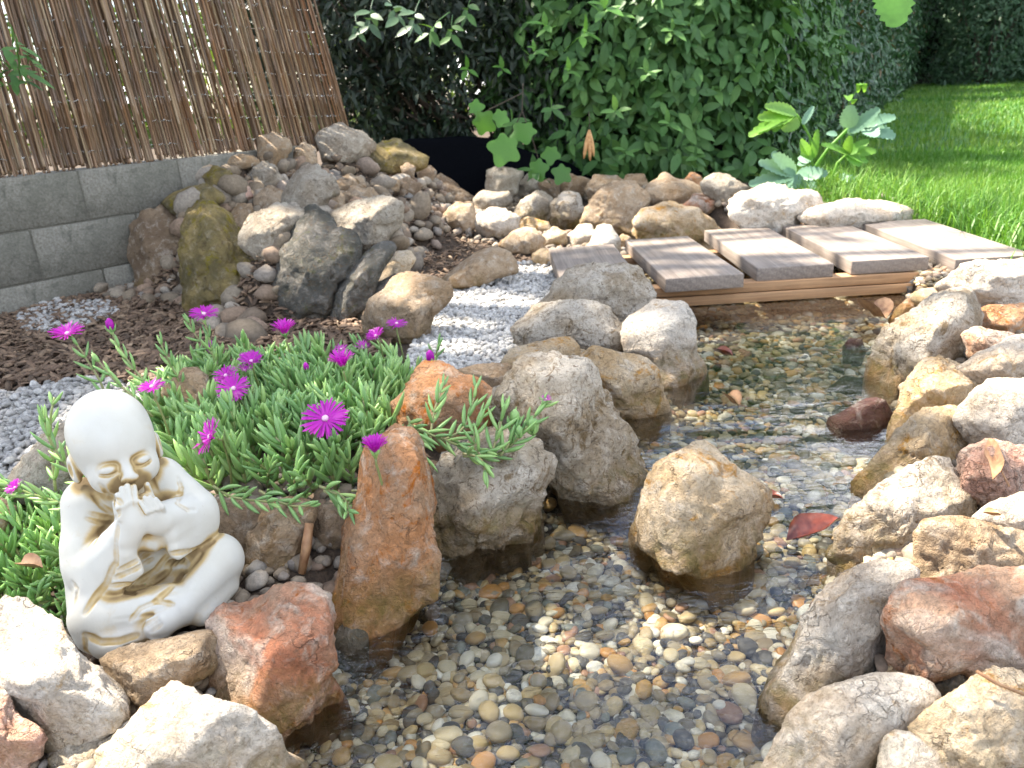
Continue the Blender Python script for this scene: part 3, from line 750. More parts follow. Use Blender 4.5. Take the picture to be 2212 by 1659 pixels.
def lay_stones(poly_w, spacing, size, zfun, layers=1, jitter=.5, tilt=.25, seed=0, keep=None, zoff=0.0):
    r = np.random.default_rng(seed)
    P = np.array(poly_w)[:, :2]
    lo, hi = P.min(0), P.max(0)
    out = []
    for l in range(layers):
        nx_, ny_ = int((hi[0] - lo[0]) / spacing) + 2, int((hi[1] - lo[1]) / spacing) + 2
        gx, gy = np.meshgrid(np.arange(nx_), np.arange(ny_))
        X = lo[0] + (gx + .5 * (gy % 2) + r.uniform(-jitter, jitter, gx.shape)) * spacing
        Y = lo[1] + (gy + r.uniform(-jitter, jitter, gx.shape)) * spacing
        X, Y = X.ravel(), Y.ravel()
        k = in_poly(X, Y, P)
        if keep is not None: k &= keep(X, Y)
        X, Y = X[k], Y[k]
        s = size * np.exp(r.normal(0, .28, len(X))) * (0.85 if l else 1)
        s = np.clip(s, size * .5, size * 1.65)
        Z = zfun(X, Y) + s * (.18 + .42 * l * 1.0) + zoff + r.uniform(0, .3, len(X)) * s
        n = np.stack([r.normal(0, tilt, len(X)), r.normal(0, tilt, len(X)), np.ones(len(X))], 1)
        R = frames(n, r.uniform(0, 6.28, len(X)))
        out.append((np.stack([X, Y, Z], 1), R, s, r.uniform(0, 1, len(X)), r.integers(0, len(TEMPL), len(X))))
    return [np.concatenate([o[i] for o in out]) for i in range(5)]

big_stream = [(p[0], p[1]) for p in STREAM]
c0 = np.mean(big_stream, 0)
STREAM_WIDE = []
for p in big_stream:
    v = np.array(p) - c0
    STREAM_WIDE.append(np.array(p) + np.sign(v) * [.05, .03])
pos, R, s, t, ti = lay_stones(STREAM_WIDE, .0170, .0104, ground_z, layers=2, seed=5, keep=lambda X, Y: Y < 3.2)
pos2, R2, s2, t2, ti2 = lay_stones(STREAM_WIDE, .032, .0138, ground_z, layers=1, seed=6, keep=lambda X, Y: (Y < 3.4), zoff=.004)
pos, R, s, t, ti = [np.concatenate(z) for z in ((pos, pos2), (R, R2), (s, s2), (t, t2), (ti, ti2))]
# the 280 pebbles that show largest are objects of their own
def in_frame(P):
    q = (P - _C) @ _R
    px = 1106 + FPX * q[:, 0] / -q[:, 2]; py = 829.5 - FPX * q[:, 1] / -q[:, 2]
    return (px > 0) & (px < 2212) & (py > 0) & (py < 1659) & (q[:, 2] < 0), px, py, -q[:, 2]
okf, px_, py_, dep = in_frame(pos)
clear = (px_ > 620) & (px_ < 1680) & (pos[:, 2] > -0.066)
score = np.where(okf & clear, s / dep, 0)
order = np.argsort(-score)
solo = order[:280]
rest = np.setdiff1d(np.arange(len(pos)), solo)
pm = []
for k, (V, F) in enumerate(TEMPL):
    D3, F3 = ico(3)
    s3 = 1 + .10 * fbm(D3 * 1.2 + 13 * k, 2, 50 + k)
    V3 = D3 * s3[:, None]; V3 = np.sign(V3) * np.abs(V3) ** .93
    V3 = V3 * np.array([1, .74 + .04 * (k % 4), .42 + .03 * (k % 3)])
    pm.append(make_mesh('pebble', V3, F3, (PEB,)))
bed_V, bed_F, bed_T, off = [], [], [], 0
for k in range(len(TEMPL)):
    sel = rest[ti[rest] == k]
    V, F, T = scatter(TEMPL[k][0], TEMPL[k][1], pos[sel], R[sel], s[sel], t[sel])
    bed_V.append(V); bed_F.append(F + off); bed_T.append(T); off += len(V)
streambed = empty('stream_bed', (0, 0, 0), 'bed of smooth mixed pebbles under the stream', kind='structure')
o = mesh_obj('pebbles', np.concatenate(bed_V), np.concatenate(bed_F), PEB, streambed, attrs={'tint': np.concatenate(bed_T)})
tag(o, kind='stuff')
for i in solo:
    o = bpy.data.objects.new('pebble', pm[ti[i]])
    o.matrix_world = Matrix.Translation(pos[i]) @ Matrix(R[i]).to_4x4() @ Matrix.Diagonal((s[i], s[i], s[i], 1))
    link(o, streambed)
# ------------------------------------------------------------------ concrete block wall
def box_bevel(w, d, h, bev=.004, seg=2, noise_amp=0.0, seed=0):
    import bmesh
    bm = bmesh.new()
    bmesh.ops.create_cube(bm, size=1)
    for v in bm.verts: v.co = Vector((v.co.x * w, v.co.y * d, v.co.z * h))
    bmesh.ops.bevel(bm, geom=bm.edges[:] + bm.verts[:], offset=bev, segments=seg, affect='EDGES', profile=.6)
    V = np.array([v.co[:] for v in bm.verts])
    faces = {}
    for f in bm.faces: faces.setdefault(len(f.verts), []).append([v.index for v in f.verts])
    bm.free()
    if noise_amp: V = V + noise_amp * np.stack([vnoise(V * 40 + 7 * i, seed + i) for i in range(3)], 1)
    return V, [np.array(f) for f in faces.values()]

m, nt, b, out = new_mat('concrete_block')
tc = nt.nodes.new('ShaderNodeTexCoord').outputs['Object']
info = nt.nodes.new('ShaderNodeObjectInfo')
n1 = noise(nt, tc, 6, 5, .6); n2 = noise(nt, tc, 120, 5, .75); n3 = noise(nt, tc, 22, 5, .7, .5)
c = ramp(nt, n2, [(.3, (.11, .10, .078)), (.5, (.21, .195, .162)), (.7, (.31, .29, .245))])
c = mixc(nt, mapr(nt, n1, .4, .65, 0, .55), c, (.085, .085, .065, 1))
c = mixc(nt, mapr(nt, n3, .56, .68, 0, .5), c, (.05, .05, .035, 1))
nt.links.new(c, b.inputs['Base Color']); b.inputs['Roughness'].default_value = .95
nt.links.new(bump(nt, mathn(nt, 'ADD', n2, mathn(nt, 'MULTIPLY', n3, .5)), .7, .006), b.inputs['Normal'])
M_CONC = m
m, nt, b, out = new_mat('mortar')
tc = nt.nodes.new('ShaderNodeTexCoord').outputs['Object']
n2 = noise(nt, tc, 90, 4, .7)
nt.links.new(ramp(nt, n2, [(.3, (.075, .068, .052)), (.7, (.15, .14, .115))]), b.inputs['Base Color']); b.inputs['Roughness'].default_value = 1
M_MORT = m

WA = np.array([-1.83, 2.93]); WB = np.array([-.98, 3.80])
WU = (WB - WA) / np.linalg.norm(WB - WA)          # along the wall, away from the viewer
WN = np.array([-WU[1], WU[0]])                    # to the back
W_ANG = math.atan2(WU[1], WU[0])
wall = empty('block_wall', (WA[0], WA[1], 0), 'low grey concrete block wall under the reed screen on the left', 'wall')
wall.rotation_euler = (0, 0, W_ANG)
BL, BH, BT = .40, .196, .16
for row in range(3):
    z0 = .53 - BH * (row + 1)
    for k in range(-4, 6):
        x0 = k * BL + (.265 if row % 2 == 0 else .045)
        if x0 > 1.0: continue
        V, F = box_bevel(BL - .006, BT, BH - .006, .004, 1, .0012, 10 * row + k)
        o = mesh_obj('block', V, F, M_CONC, wall, smooth=False)
        o.location = (x0 + BL / 2, BT / 2, z0 + BH / 2)
V, F = box_bevel(3.2, BT - .008, .59, .002, 1)
o = mesh_obj('mortar', V, F, M_MORT, wall, smooth=False)
o.location = (-.25, BT / 2, .53 - .30)

# ------------------------------------------------------------------ reed screen on the wall
m, nt, b, out = new_mat('dry_reed')
L = nt.links.new
info = nt.nodes.new('ShaderNodeObjectInfo')
at = nt.nodes.new('ShaderNodeAttribute'); at.attribute_name = 'tint'
tc = nt.nodes.new('ShaderNodeTexCoord').outputs['Object']
r = mathn(nt, 'FRACT', mathn(nt, 'ADD', mathn(nt, 'MULTIPLY', info.outputs['Random'], 5.77), at.outputs['Fac']))
c = ramp(nt, r, [(0, (.20, .105, .055)), (.2, (.32, .19, .10)), (.4, (.10, .055, .032)), (.6, (.25, .145, .08)), (.8, (.40, .29, .17)), (.9, (.14, .09, .055)), (1, (.33, .16, .07))])
mp = nt.nodes.new('ShaderNodeMapping'); mp.inputs['Scale'].default_value = (60, 60, 7); L(tc, mp.inputs[0])
n = noise(nt, mp.outputs[0], 1, 4, .6)
c = mixc(nt, mapr(nt, n, .4, .65, 0, .6), c, (.07, .04, .025, 1))
L(c, b.inputs['Base Color']); b.inputs['Roughness'].default_value = .38
b.inputs['Specular IOR Level'].default_value = .6
M_REED = m

def tube(points, radii, sides=6, closed_ends=True):
    P = np.array(points, float); n = len(P)
    T = np.gradient(P, axis=0); T /= np.linalg.norm(T, axis=1, keepdims=True) + 1e-12
    ref = np.array([0, 0, 1.0]) if abs(T[0, 2]) < .9 else np.array([1.0, 0, 0])
    X = np.cross(T, ref); X /= np.linalg.norm(X, axis=1, keepdims=True) + 1e-12
    Y = np.cross(T, X)
    a = np.linspace(0, 2 * np.pi, sides, endpoint=False)
    r = np.broadcast_to(np.asarray(radii, float), (n,))
    V = P[:, None] + r[:, None, None] * (np.cos(a)[None, :, None] * X[:, None] + np.sin(a)[None, :, None] * Y[:, None])
    V = V.reshape(-1, 3)
    i = np.arange(n - 1)[:, None] * sides; j = np.arange(sides)[None]
    F = np.stack([i + j, i + (j + 1) % sides, i + sides + (j + 1) % sides, i + sides + j], -1).reshape(-1, 4)
    if closed_ends:
        V = np.vstack([V, P[0], P[-1]])
        c0, c1 = len(V) - 2, len(V) - 1
        jj = np.arange(sides)
        F = [F, np.vstack([np.stack([np.full(sides, c0), (jj + 1) % sides, jj], 1),
                           np.stack([np.full(sides, c1), (n - 1) * sides + jj, (n - 1) * sides + (jj + 1) % sides], 1)])]
    else: F = [F]
    return V, F

def tri_faces(F):
    out = []
    for f in (F if isinstance(F, list) else [F]):
        if f.shape[1] == 3: out.append(f)
        else: out += [f[:, [0, 1, 2]], f[:, [0, 2, 3]]]
    return np.vstack(out)

class Bag:
    """collects pieces into one mesh"""
    def __init__(s): s.V, s.F, s.T, s.n = [], [], [], 0
    def add(s, V, F, t=0.0):
        F = tri_faces(F)
        s.V.append(np.asarray(V)); s.F.append(F + s.n); s.n += len(V)
        s.T.append(np.full(len(V), t) if np.isscalar(t) else np.asarray(t))
    def build(s, name, mat, parent=None, smooth=True):
        return mesh_obj(name, np.vstack(s.V), np.vstack(s.F), mat, parent, smooth=smooth, attrs={'tint': np.concatenate(s.T)})

screen = empty('reed_screen', (WA[0], WA[1], .53), 'brown reed cane screen standing on the concrete block wall', 'fence')
reed_meshes = []
for k in range(8):
    r = np.random.default_rng(300 + k)
    zz = []; rr = []; z = 0
    while z < 1.15:
        zz += [z, z + .004, z + .012]; rr += [1, 1.28, 1]; z += r.uniform(.14, .26)
    zz.append(1.15); rr.append(.9)
    pts = np.stack([.006 * np.sin(np.array(zz) * 2.3 + k), .006 * np.cos(np.array(zz) * 1.9 + 2 * k), np.array(zz)], 1)
    V, F = tube(pts, np.array(rr) * .0043, 6)
    reed_meshes.append(make_mesh('reed', V, F, (M_REED,)))
FR = np.random.default_rng(11)
reeds = []
tpos = -1.0
while tpos < 1.62:
    dens = .5 + .5 * math.sin(tpos * 9.5 + 1.0) * math.sin(tpos * 3.7)
    gap = .0022 + (.0036 * FR.random() if dens > .2 else .0010 * FR.random())
    if tpos > 1.2: gap += .005 * FR.random()
    tpos += gap
    reeds.append((tpos, FR.normal(0.0, .018), FR.normal(0, .012), FR.uniform(.75, 1.35), FR.integers(8), FR.uniform(-.02, .02)))
def reed_matrix(rd):
    t, yo, dl, sc, k, zo = rd
    lean = .02 + .15 * max(0, (t - .2) / 1.3)
    p = WA + WU * t + WN * (.07 + yo)
    z0 = .53 - max(0, (t - .8)) * .05
    d = Vector((-WU[0] * (lean - dl), -WU[1] * (lean - dl), 1)).normalized()
    q = Vector((0, 0, 1)).rotation_difference(d)
    return Matrix.Translation((p[0], p[1], z0 + zo + .005)) @ q.to_matrix().to_4x4() @ Matrix.Diagonal((sc, sc, 1, 1))
vis = [rd for rd in reeds if rd[0] > -.05]
step_ = max(1, len(vis) // 290)
solo_r = set(id(v) for v in sorted(vis, key=lambda rd: rd[0])[:290])
bag = Bag()
for rd in reeds:
    M = reed_matrix(rd)
    if id(rd) in solo_r:
        o = bpy.data.objects.new('reed', reed_meshes[rd[4]])
        o.matrix_world = M
        link(o, screen); o.matrix_parent_inverse = Matrix.Translation(screen.location).inverted()
    else:
        me = reed_meshes[rd[4]]
        V = np.array([v.co[:] for v in me.vertices]); Mn = np.array(M)
        F = [np.array([list(p.vertices) for p in me.polygons if len(p.vertices) == kk]) for kk in (3, 4)]
        bag.add(V @ Mn[:3, :3].T + Mn[:3, 3], [f for f in F if len(f)], FR.random())
o = bag.build('reeds', M_REED, screen); o.matrix_parent_inverse = Matrix.Translation(screen.location).inverted()
tag(o, kind='stuff')
# galvanised binding wires and their twists
m, nt, b, out = new_mat('galvanised_wire')
b.inputs['Base Color'].default_value = (.65, .65, .63, 1); b.inputs['Metallic'].default_value = .9; b.inputs['Roughness'].default_value = .25
M_WIRE = m
for kz in range(12):
    bag = Bag()
    zz = .06 + kz * .095
    ts = np.arange(-.95, 1.6, .011)
    lean = .02 + .15 * np.maximum(0, (ts - .2) / 1.3)
    X = WA[0] + WU[0] * (ts - lean * zz) ; Y = WA[1] + WU[1] * (ts - lean * zz)
    off = .058 + .006 * np.sin(np.arange(len(ts)) * 2.2)
    pts = np.stack([X + WN[0] * off, Y + WN[1] * off, .53 + zz + .004 * np.sin(np.arange(len(ts)) * 1.7) - np.maximum(0, ts - .8) * .05], 1)
    V, F = tube(pts, .0009, 4); 
    bag.add(V, F)
    for q in range(0, len(pts), 4):
        if FR.random() < .55:
            s = Vector((FR.normal(0, 1), FR.normal(0, 1), FR.normal(0, 1))).normalized() * .007
            V, F = tube([pts[q] - np.array(s), pts[q] + np.array(s)], .0022, 5); bag.add(V, F)
    o = bag.build('binding_wire', M_WIRE, screen); o.matrix_parent_inverse = Matrix.Translation(screen.location).inverted()

# ------------------------------------------------------------------ bridge
def wood(name, base, dark, red=0.0, rough=.6, spec=.3):
    m, nt, b, out = new_mat(name)
    L = nt.links.new
    tc = nt.nodes.new('ShaderNodeTexCoord').outputs['Object']
    info = nt.nodes.new('ShaderNodeObjectInfo')
    cv = nt.nodes.new('ShaderNodeCombineXYZ')
    for i in range(3): L(mathn(nt, 'MULTIPLY', info.outputs['Random'], 9.0 + 5 * i), cv.inputs[i])
    add = nt.nodes.new('ShaderNodeVectorMath'); add.operation = 'ADD'; L(tc, add.inputs[0]); L(cv.outputs[0], add.inputs[1])
    mp = nt.nodes.new('ShaderNodeMapping'); mp.inputs['Scale'].default_value = (9, .9, 9); L(add.outputs[0], mp.inputs[0])
    w = nt.nodes.new('ShaderNodeTexWave'); w.wave_type = 'RINGS'; w.rings_direction = 'Y'
    w.inputs['Scale'].default_value = 1.6; w.inputs['Distortion'].default_value = 5; w.inputs['Detail'].default_value = 3; w.inputs['Detail Scale'].default_value = 1.2
    L(mp.outputs[0], w.inputs['Vector'])
    mp2 = nt.nodes.new('ShaderNodeMapping'); mp2.inputs['Scale'].default_value = (160, 5, 160); L(add.outputs[0], mp2.inputs[0])
    g = noise(nt, mp2.outputs[0], 1, 4, .65)
    c = mixc(nt, mapr(nt, w.outputs['Fac'], 0, 1, 0, .5), base, dark)
    c = mixc(nt, mapr(nt, g, .35, .6, .5, 0), c, tuple(x * .45 for x in dark[:3]) + (1,))
    bl = noise(nt, add.outputs[0], 5, 4, .6)
    c = mixc(nt, mapr(nt, bl, .45, .7, 0, .4), c, tuple(min(1, x * 1.35) for x in base[:3]) + (1,))
    kn = nt.nodes.new('ShaderNodeTexVoronoi'); kn.inputs['Scale'].default_value = 5.5
    L(add.outputs[0], kn.inputs['Vector'])
    c = mixc(nt, mapr(nt, kn.outputs['Distance'], .035, .07, .8, 0), c, (.03, .018, .012, 1))
    L(c, b.inputs['Base Color']); b.inputs['Roughness'].default_value = rough; b.inputs['Specular IOR Level'].default_value = spec
    L(bump(nt, mathn(nt, 'ADD', g, mathn(nt, 'MULTIPLY', w.outputs['Fac'], .2)), .3, .002), b.inputs['Normal'])
    return m
M_PLANK = wood('weathered_plank', (.30, .25, .21, 1), (.19, .15, .125, 1))
M_BEAM = wood('pine_beam', (.50, .30, .16, 1), (.38, .20, .10, 1))
bridge = empty('plank_bridge', (.9, 2.85, .02), 'small wooden foot bridge of wide spaced planks across the stream', 'bridge')
def bpart(name, V, F, mat, loc, rz=0, rx=0, ry=0, parent=bridge):
    o = mesh_obj(name, V, F, mat, parent, smooth=False)
    o.matrix_parent_inverse = Matrix.Translation(bridge.location).inverted()
    o.location = loc; o.rotation_euler = (rx, ry, rz)
    return o
PL = [(.315, 2.755, .62, .262, .012), (.645, 2.805, .70, .262, .03), (.985, 2.885, .70, .262, .0), (1.312, 2.895, .72, .262, -.012), (1.635, 2.84, .70, .268, .005)]
for i, (x, y, ln, w, rz) in enumerate(PL):
    V, F = box_bevel(w, ln, .047, .0035, 2, .0006, 40 + i)
    lab = {0: 'shaded plank half covered by the grey and cream rock'}.get(i)
    o = bpart('plank', V, F, M_PLANK, (x, y, .0965), rz, rx=(-.004 if i % 2 else .006))
    if lab: o['label'] = lab
# rotate the beam texture so that the grain runs along x: build along y, turn by 90 degrees
for (y, z, x0, x1) in ((2.553, .0555, .30, 1.74), (2.549, .0195, .30, 1.70), (3.05, .0555, .30, 1.80), (3.054, .0195, .30, 1.80)):
    V, F = box_bevel(.055, x1 - x0, .033, .0025, 2)
    bpart('beam', V, F, M_BEAM, ((x0 + x1) / 2, y, z), math.pi / 2)

# ------------------------------------------------------------------ black liner, pale path beyond the fence
m, nt, b, out = new_mat('black_liner')
tc = nt.nodes.new('ShaderNodeTexCoord').outputs['Object']
b.inputs['Base Color'].default_value = (.004, .0045, .006, 1); b.inputs['Roughness'].default_value = 1; b.inputs['Specular IOR Level'].default_value = 0
nt.links.new(bump(nt, noise(nt, tc, 9, 3), .4, .03), b.inputs['Normal'])
lp = [(770, 392), (815, 350), (850, 318), (880, 300), (935, 299), (1000, 294), (1060, 299), (1150, 330), (1230, 352), (1300, 395)]
V = []
for j in range(9):
    for (px, py) in lp:
        top = at_y(px, py, 5.15)
        f = j / 8
        V.append([top[0], 5.15 - .10 * f + .02 * math.sin(px * .05 + j), top[2] * (1 - f) + 0.02 * f])
back = [[x, y + .035, z] for x, y, z in V]
nl_ = len(lp)
F = []
nV = len(V)
for j in range(8):
    for i in range(nl_ - 1):
        a = j * nl_ + i
        F.append([a, a + nl_, a + nl_ + 1, a + 1]); F.append([nV + a, nV + a + 1, nV + a + nl_ + 1, nV + a + nl_])
for i in range(nl_ - 1):
    F.append([i, i + 1, nV + i + 1, nV + i])
o = mesh_obj('pond_liner', np.array(V + back), np.array(F), m)
tag(o, 'black liner sheet standing behind the back row of stones under the dark shrub', 'liner')

m, nt, b, out = new_mat('pale_paving')
tc = nt.nodes.new('ShaderNodeTexCoord').outputs['Object']
nt.links.new(ramp(nt, noise(nt, tc, 3, 5, .6), [(.3, (.15, .15, .15)), (.7, (.22, .215, .21))]), b.inputs['Base Color'])
b.inputs['Roughness'].default_value = .9
o = mesh_obj('pavement', np.array([[-30, 7.2, .045], [2.2, 7.2, .045], [2.2, 12.5, .045], [-30, 12.5, .045], [-30, 7.2, -.1], [2.2, 7.2, -.1], [2.2, 12.5, -.1], [-30, 12.5, -.1]]),
             np.array([[0, 1, 2, 3], [0, 4, 5, 1], [1, 5, 6, 2], [2, 6, 7, 3], [3, 7, 4, 0]]), m, smooth=False)
tag(o, 'pale sunlit pavement beyond the reed screen', kind='structure')
# ------------------------------------------------------------------ leaves
def leaf_material(name, a, b_, c, rough=.42, trans=.3, spec=.45, vein=True, stray=None):
    m, nt, b, out = new_mat(name)
    L = nt.links.new
    at = nt.nodes.new('ShaderNodeAttribute'); at.attribute_name = 'tint'
    info = nt.nodes.new('ShaderNodeObjectInfo')
    r = mathn(nt, 'FRACT', mathn(nt, 'ADD', mathn(nt, 'MULTIPLY', info.outputs['Random'], 3.1), at.outputs['Fac']))
    stops = [(0, a), (.45, b_), (.8, c), (1, a)]
    if stray: stops = [(0, a), (.4, b_), (.75, c), (.965, a), (.985, stray), (1, stray)]
    col = ramp(nt, r, stops)
    tc = nt.nodes.new('ShaderNodeTexCoord').outputs['Object']
    col = mixc(nt, mapr(nt, noise(nt, tc, 60, 3), .35, .65, 0, .35), col, tuple(x * .6 for x in b_))
    L(col, b.inputs['Base Color'])
    b.inputs['Roughness'].default_value = rough; b.inputs['Specular IOR Level'].default_value = spec
    t = nt.nodes.new('ShaderNodeBsdfTranslucent')
    L(mixc(nt, .5, col, mixc(nt, 1.0, col, (1.6, 1.5, .5, 1), 'MULTIPLY')), t.inputs['Color'])
    ms = nt.nodes.new('ShaderNodeMixShader'); ms.inputs[0].default_value = trans
    L(b.outputs[0], ms.inputs[1]); L(t.outputs[0], ms.inputs[2]); L(ms.outputs[0], out.inputs['Surface'])
    return m
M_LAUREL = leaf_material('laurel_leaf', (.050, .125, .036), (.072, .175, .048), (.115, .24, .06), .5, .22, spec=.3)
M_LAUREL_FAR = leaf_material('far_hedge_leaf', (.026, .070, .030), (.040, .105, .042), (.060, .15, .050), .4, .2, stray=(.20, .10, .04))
M_YOUNG = leaf_material('young_leaf', (.10, .26, .045), (.085, .22, .04), (.13, .33, .05), .4, .35)
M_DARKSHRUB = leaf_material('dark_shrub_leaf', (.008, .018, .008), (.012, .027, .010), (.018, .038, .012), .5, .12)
M_SUNNY = leaf_material('sunny_leaf', (.09, .16, .028), (.15, .22, .04), (.06, .12, .025), .5, .4)
M_SILVER = leaf_material('silvery_leaf', (.055, .12, .06), (.08, .15, .08), (.045, .10, .045), .5, .2)
M_CANOPY = leaf_material('tree_leaf', (.05, .13, .03), (.04, .11, .025), (.07, .16, .03), .4, .25)
m, nt, b, out = new_mat('bark')
tc = nt.nodes.new('ShaderNodeTexCoord').outputs['Object']
n_ = noise(nt, tc, 30, 5, .7, 1)
nt.links.new(ramp(nt, n_, [(.3, (.04, .028, .02)), (.7, (.13, .10, .075))]), b.inputs['Base Color']); b.inputs['Roughness'].default_value = .95
nt.links.new(bump(nt, n_, .8, .01), b.inputs['Normal'])
M_BARK = m

def leaf_shape(width=.42, fold=.10, curl=.12, n=4, tip=1.3):
    """unit leaf along +y from the origin, width along x, upper side +z"""
    V, F = [], []
    for i in range(n + 1):
        t = i / n
        w = width * .5 * (math.sin(math.pi * min(1, t ** .85)) ** .8 if 0 < t < 1 else 0.0)
        z = -curl * t * t
        V.append([0, t, z])
        if 0 < i < n:
            V.append([-w, t - .02, z + fold * w * 2]); V.append([w, t - .02, z + fold * w * 2])
    idx = lambda i, s: {0: 0}.get(i, None)
    def mid(i): return 0 if i == 0 else (1 + 3 * (i - 1) if i < n else 1 + 3 * (n - 1))
    def lf(i): return mid(i) + 1
    def rt(i): return mid(i) + 2
    for i in range(n):
        if i == 0: F += [[mid(0), mid(1), lf(1)], [mid(0), rt(1), mid(1)]]
        elif i == n - 1: F += [[mid(i), mid(n), lf(i)], [mid(i), rt(i), mid(n)]]
        else: F += [[mid(i), mid(i + 1), lf(i + 1)], [mid(i), lf(i + 1), lf(i)], [mid(i), rt(i), rt(i + 1)], [mid(i), rt(i + 1), mid(i + 1)]]
    return np.array(V), np.array(F)
LEAF = leaf_shape()
LEAF_W = leaf_shape(.55, .08, .18)
LEAF_N = leaf_shape(.30, .12, .2, 3)
LEAF_S = leaf_shape(.5, .1, .1, 2)

def leaf_frames(n, facing, r, spread=.6, droop=.25):
    """y axis = leaf direction, z axis = upper side; facing (n,3) unit outward direction"""
    z = facing + r.normal(0, spread, (n, 3)) + np.array([0, 0, .45])
    z /= np.linalg.norm(z, axis=1, keepdims=True)
    y = r.normal(0, 1, (n, 3)) + facing * .7 + np.array([0, 0, -droop * 2])
    y -= (y * z).sum(1, keepdims=True) * z
    y /= np.linalg.norm(y, axis=1, keepdims=True)
    x = np.cross(y, z)
    return np.stack([x, y, z], 2)

def foliage_obj(name, P, R, S, mat, parent, shape=LEAF, tint=None, r=None, kind='stuff'):
    r = r or np.random.default_rng(1)
    tint = r.random(len(P)) if tint is None else tint
    V, F, T = scatter(shape[0], shape[1], P, R, S, tint)
    o = mesh_obj(name, V, F, mat, parent, attrs={'tint': T})
    if parent is not None: o.matrix_parent_inverse = Matrix.Translation(parent.location).inverted()
    if kind: o['kind'] = kind
    return o

def path_points(path, n, r, h, thick, zlo=.03, bulge=.18, seed=0):
    """random points in the outer shell of a clipped hedge whose front foot follows path"""
    path = np.array(path, float)
    seg = np.diff(path, axis=0); ln = np.linalg.norm(seg, axis=1); cum = np.concatenate([[0], np.cumsum(ln)])
    t = r.uniform(0, cum[-1], n); k = np.clip(np.searchsorted(cum, t) - 1, 0, len(seg) - 1)
    f = (t - cum[k]) / ln[k]
    P = path[k] + seg[k] * f[:, None]
    nr = np.stack([seg[k][:, 1], -seg[k][:, 0]], 1) / ln[k][:, None]      # to the viewer's side (right of the path direction)
    z = zlo + (h - zlo) * r.random(n) ** .95
    b = bulge * fbm(np.stack([t * 1.6, z * 2.2, 0 * t], 1), 3, seed) + .10 * fbm(np.stack([t * 6, z * 7, 0 * t + 4], 1), 2, seed + 3)
    dep = r.random(n) ** 1.3 * thick
    XY = P + nr * (b - dep)[:, None]
    fac = np.stack([nr[:, 0], nr[:, 1], 0 * t], 1)
    return np.stack([XY[:, 0], XY[:, 1], z], 1), fac, dep, t

def split_leaves(P, R, S, n_solo, min_y=0):
    ok, px, py, d = in_frame(P)
    sc = np.where(ok, S / d, 0)
    return np.argsort(-sc)[:n_solo]

def solo_leaves(idx, P, R, S, mat, parent, shapes, r, name='leaf'):
    ms_ = [make_mesh(name, s_[0], s_[1], (mat,)) for s_ in shapes]
    for i in idx:
        o = bpy.data.objects.new(name, ms_[int(r.integers(len(ms_)))])
        s_ = S[i]
        o.matrix_world = Matrix.Translation(P[i]) @ Matrix(R[i]).to_4x4() @ Matrix.Diagonal((s_, s_, s_, 1))
        link(o, parent); o.matrix_parent_inverse = Matrix.Translation(parent.location).inverted()

def core_wall(path, h, back, mat, parent, name='branch_core', z0=0.0, amp=.08):
    """dark solid box added behind the leaf face, standing in for the shaded twiggy inside"""
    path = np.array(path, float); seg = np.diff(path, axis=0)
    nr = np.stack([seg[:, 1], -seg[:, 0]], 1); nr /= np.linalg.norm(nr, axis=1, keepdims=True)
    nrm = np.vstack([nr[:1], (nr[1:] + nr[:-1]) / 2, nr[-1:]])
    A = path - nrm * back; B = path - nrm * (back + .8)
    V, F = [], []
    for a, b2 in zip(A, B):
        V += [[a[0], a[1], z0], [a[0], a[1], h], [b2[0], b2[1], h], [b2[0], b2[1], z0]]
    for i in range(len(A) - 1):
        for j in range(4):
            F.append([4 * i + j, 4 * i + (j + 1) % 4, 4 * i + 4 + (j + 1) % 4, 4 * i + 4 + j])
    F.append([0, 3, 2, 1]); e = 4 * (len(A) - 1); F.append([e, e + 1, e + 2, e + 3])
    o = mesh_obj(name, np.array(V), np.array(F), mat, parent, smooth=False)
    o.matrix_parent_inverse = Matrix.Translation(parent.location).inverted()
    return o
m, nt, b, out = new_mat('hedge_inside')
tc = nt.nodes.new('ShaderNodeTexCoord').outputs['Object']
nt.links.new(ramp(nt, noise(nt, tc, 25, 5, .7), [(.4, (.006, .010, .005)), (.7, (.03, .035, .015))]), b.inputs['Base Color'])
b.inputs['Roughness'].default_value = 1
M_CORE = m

# main hedge: near part with big leaves
r = np.random.default_rng(21)
HP1 = [(-.05, 5.75), (.45, 5.25), (1.0, 4.95), (1.75, 5.05), (3.1, 7.3)]
hedge = empty('laurel_hedge', (1.2, 5.2, 0), 'tall dark green laurel hedge with large leaves behind the pond', 'hedge')
P, fac, dep, t = path_points(HP1, 11500, r, 1.55, .42, .10, .16, 5)
S = r.uniform(.065, .145, len(P)) * (1 - .3 * sstep(2.0, 5.0, t))
R = leaf_frames(len(P), fac, r, .45, .35)
si = split_leaves(P, R, S, 280)
solo_leaves(si, P, R, S, M_LAUREL, hedge, [LEAF, LEAF_W, leaf_shape(.46, .12, .22)], r)
rest_ = np.setdiff1d(np.arange(len(P)), si)
foliage_obj('foliage', P[rest_], R[rest_], S[rest_], M_LAUREL, hedge, LEAF, r=r)
core_wall(HP1, 1.5, .40, M_CORE, hedge)
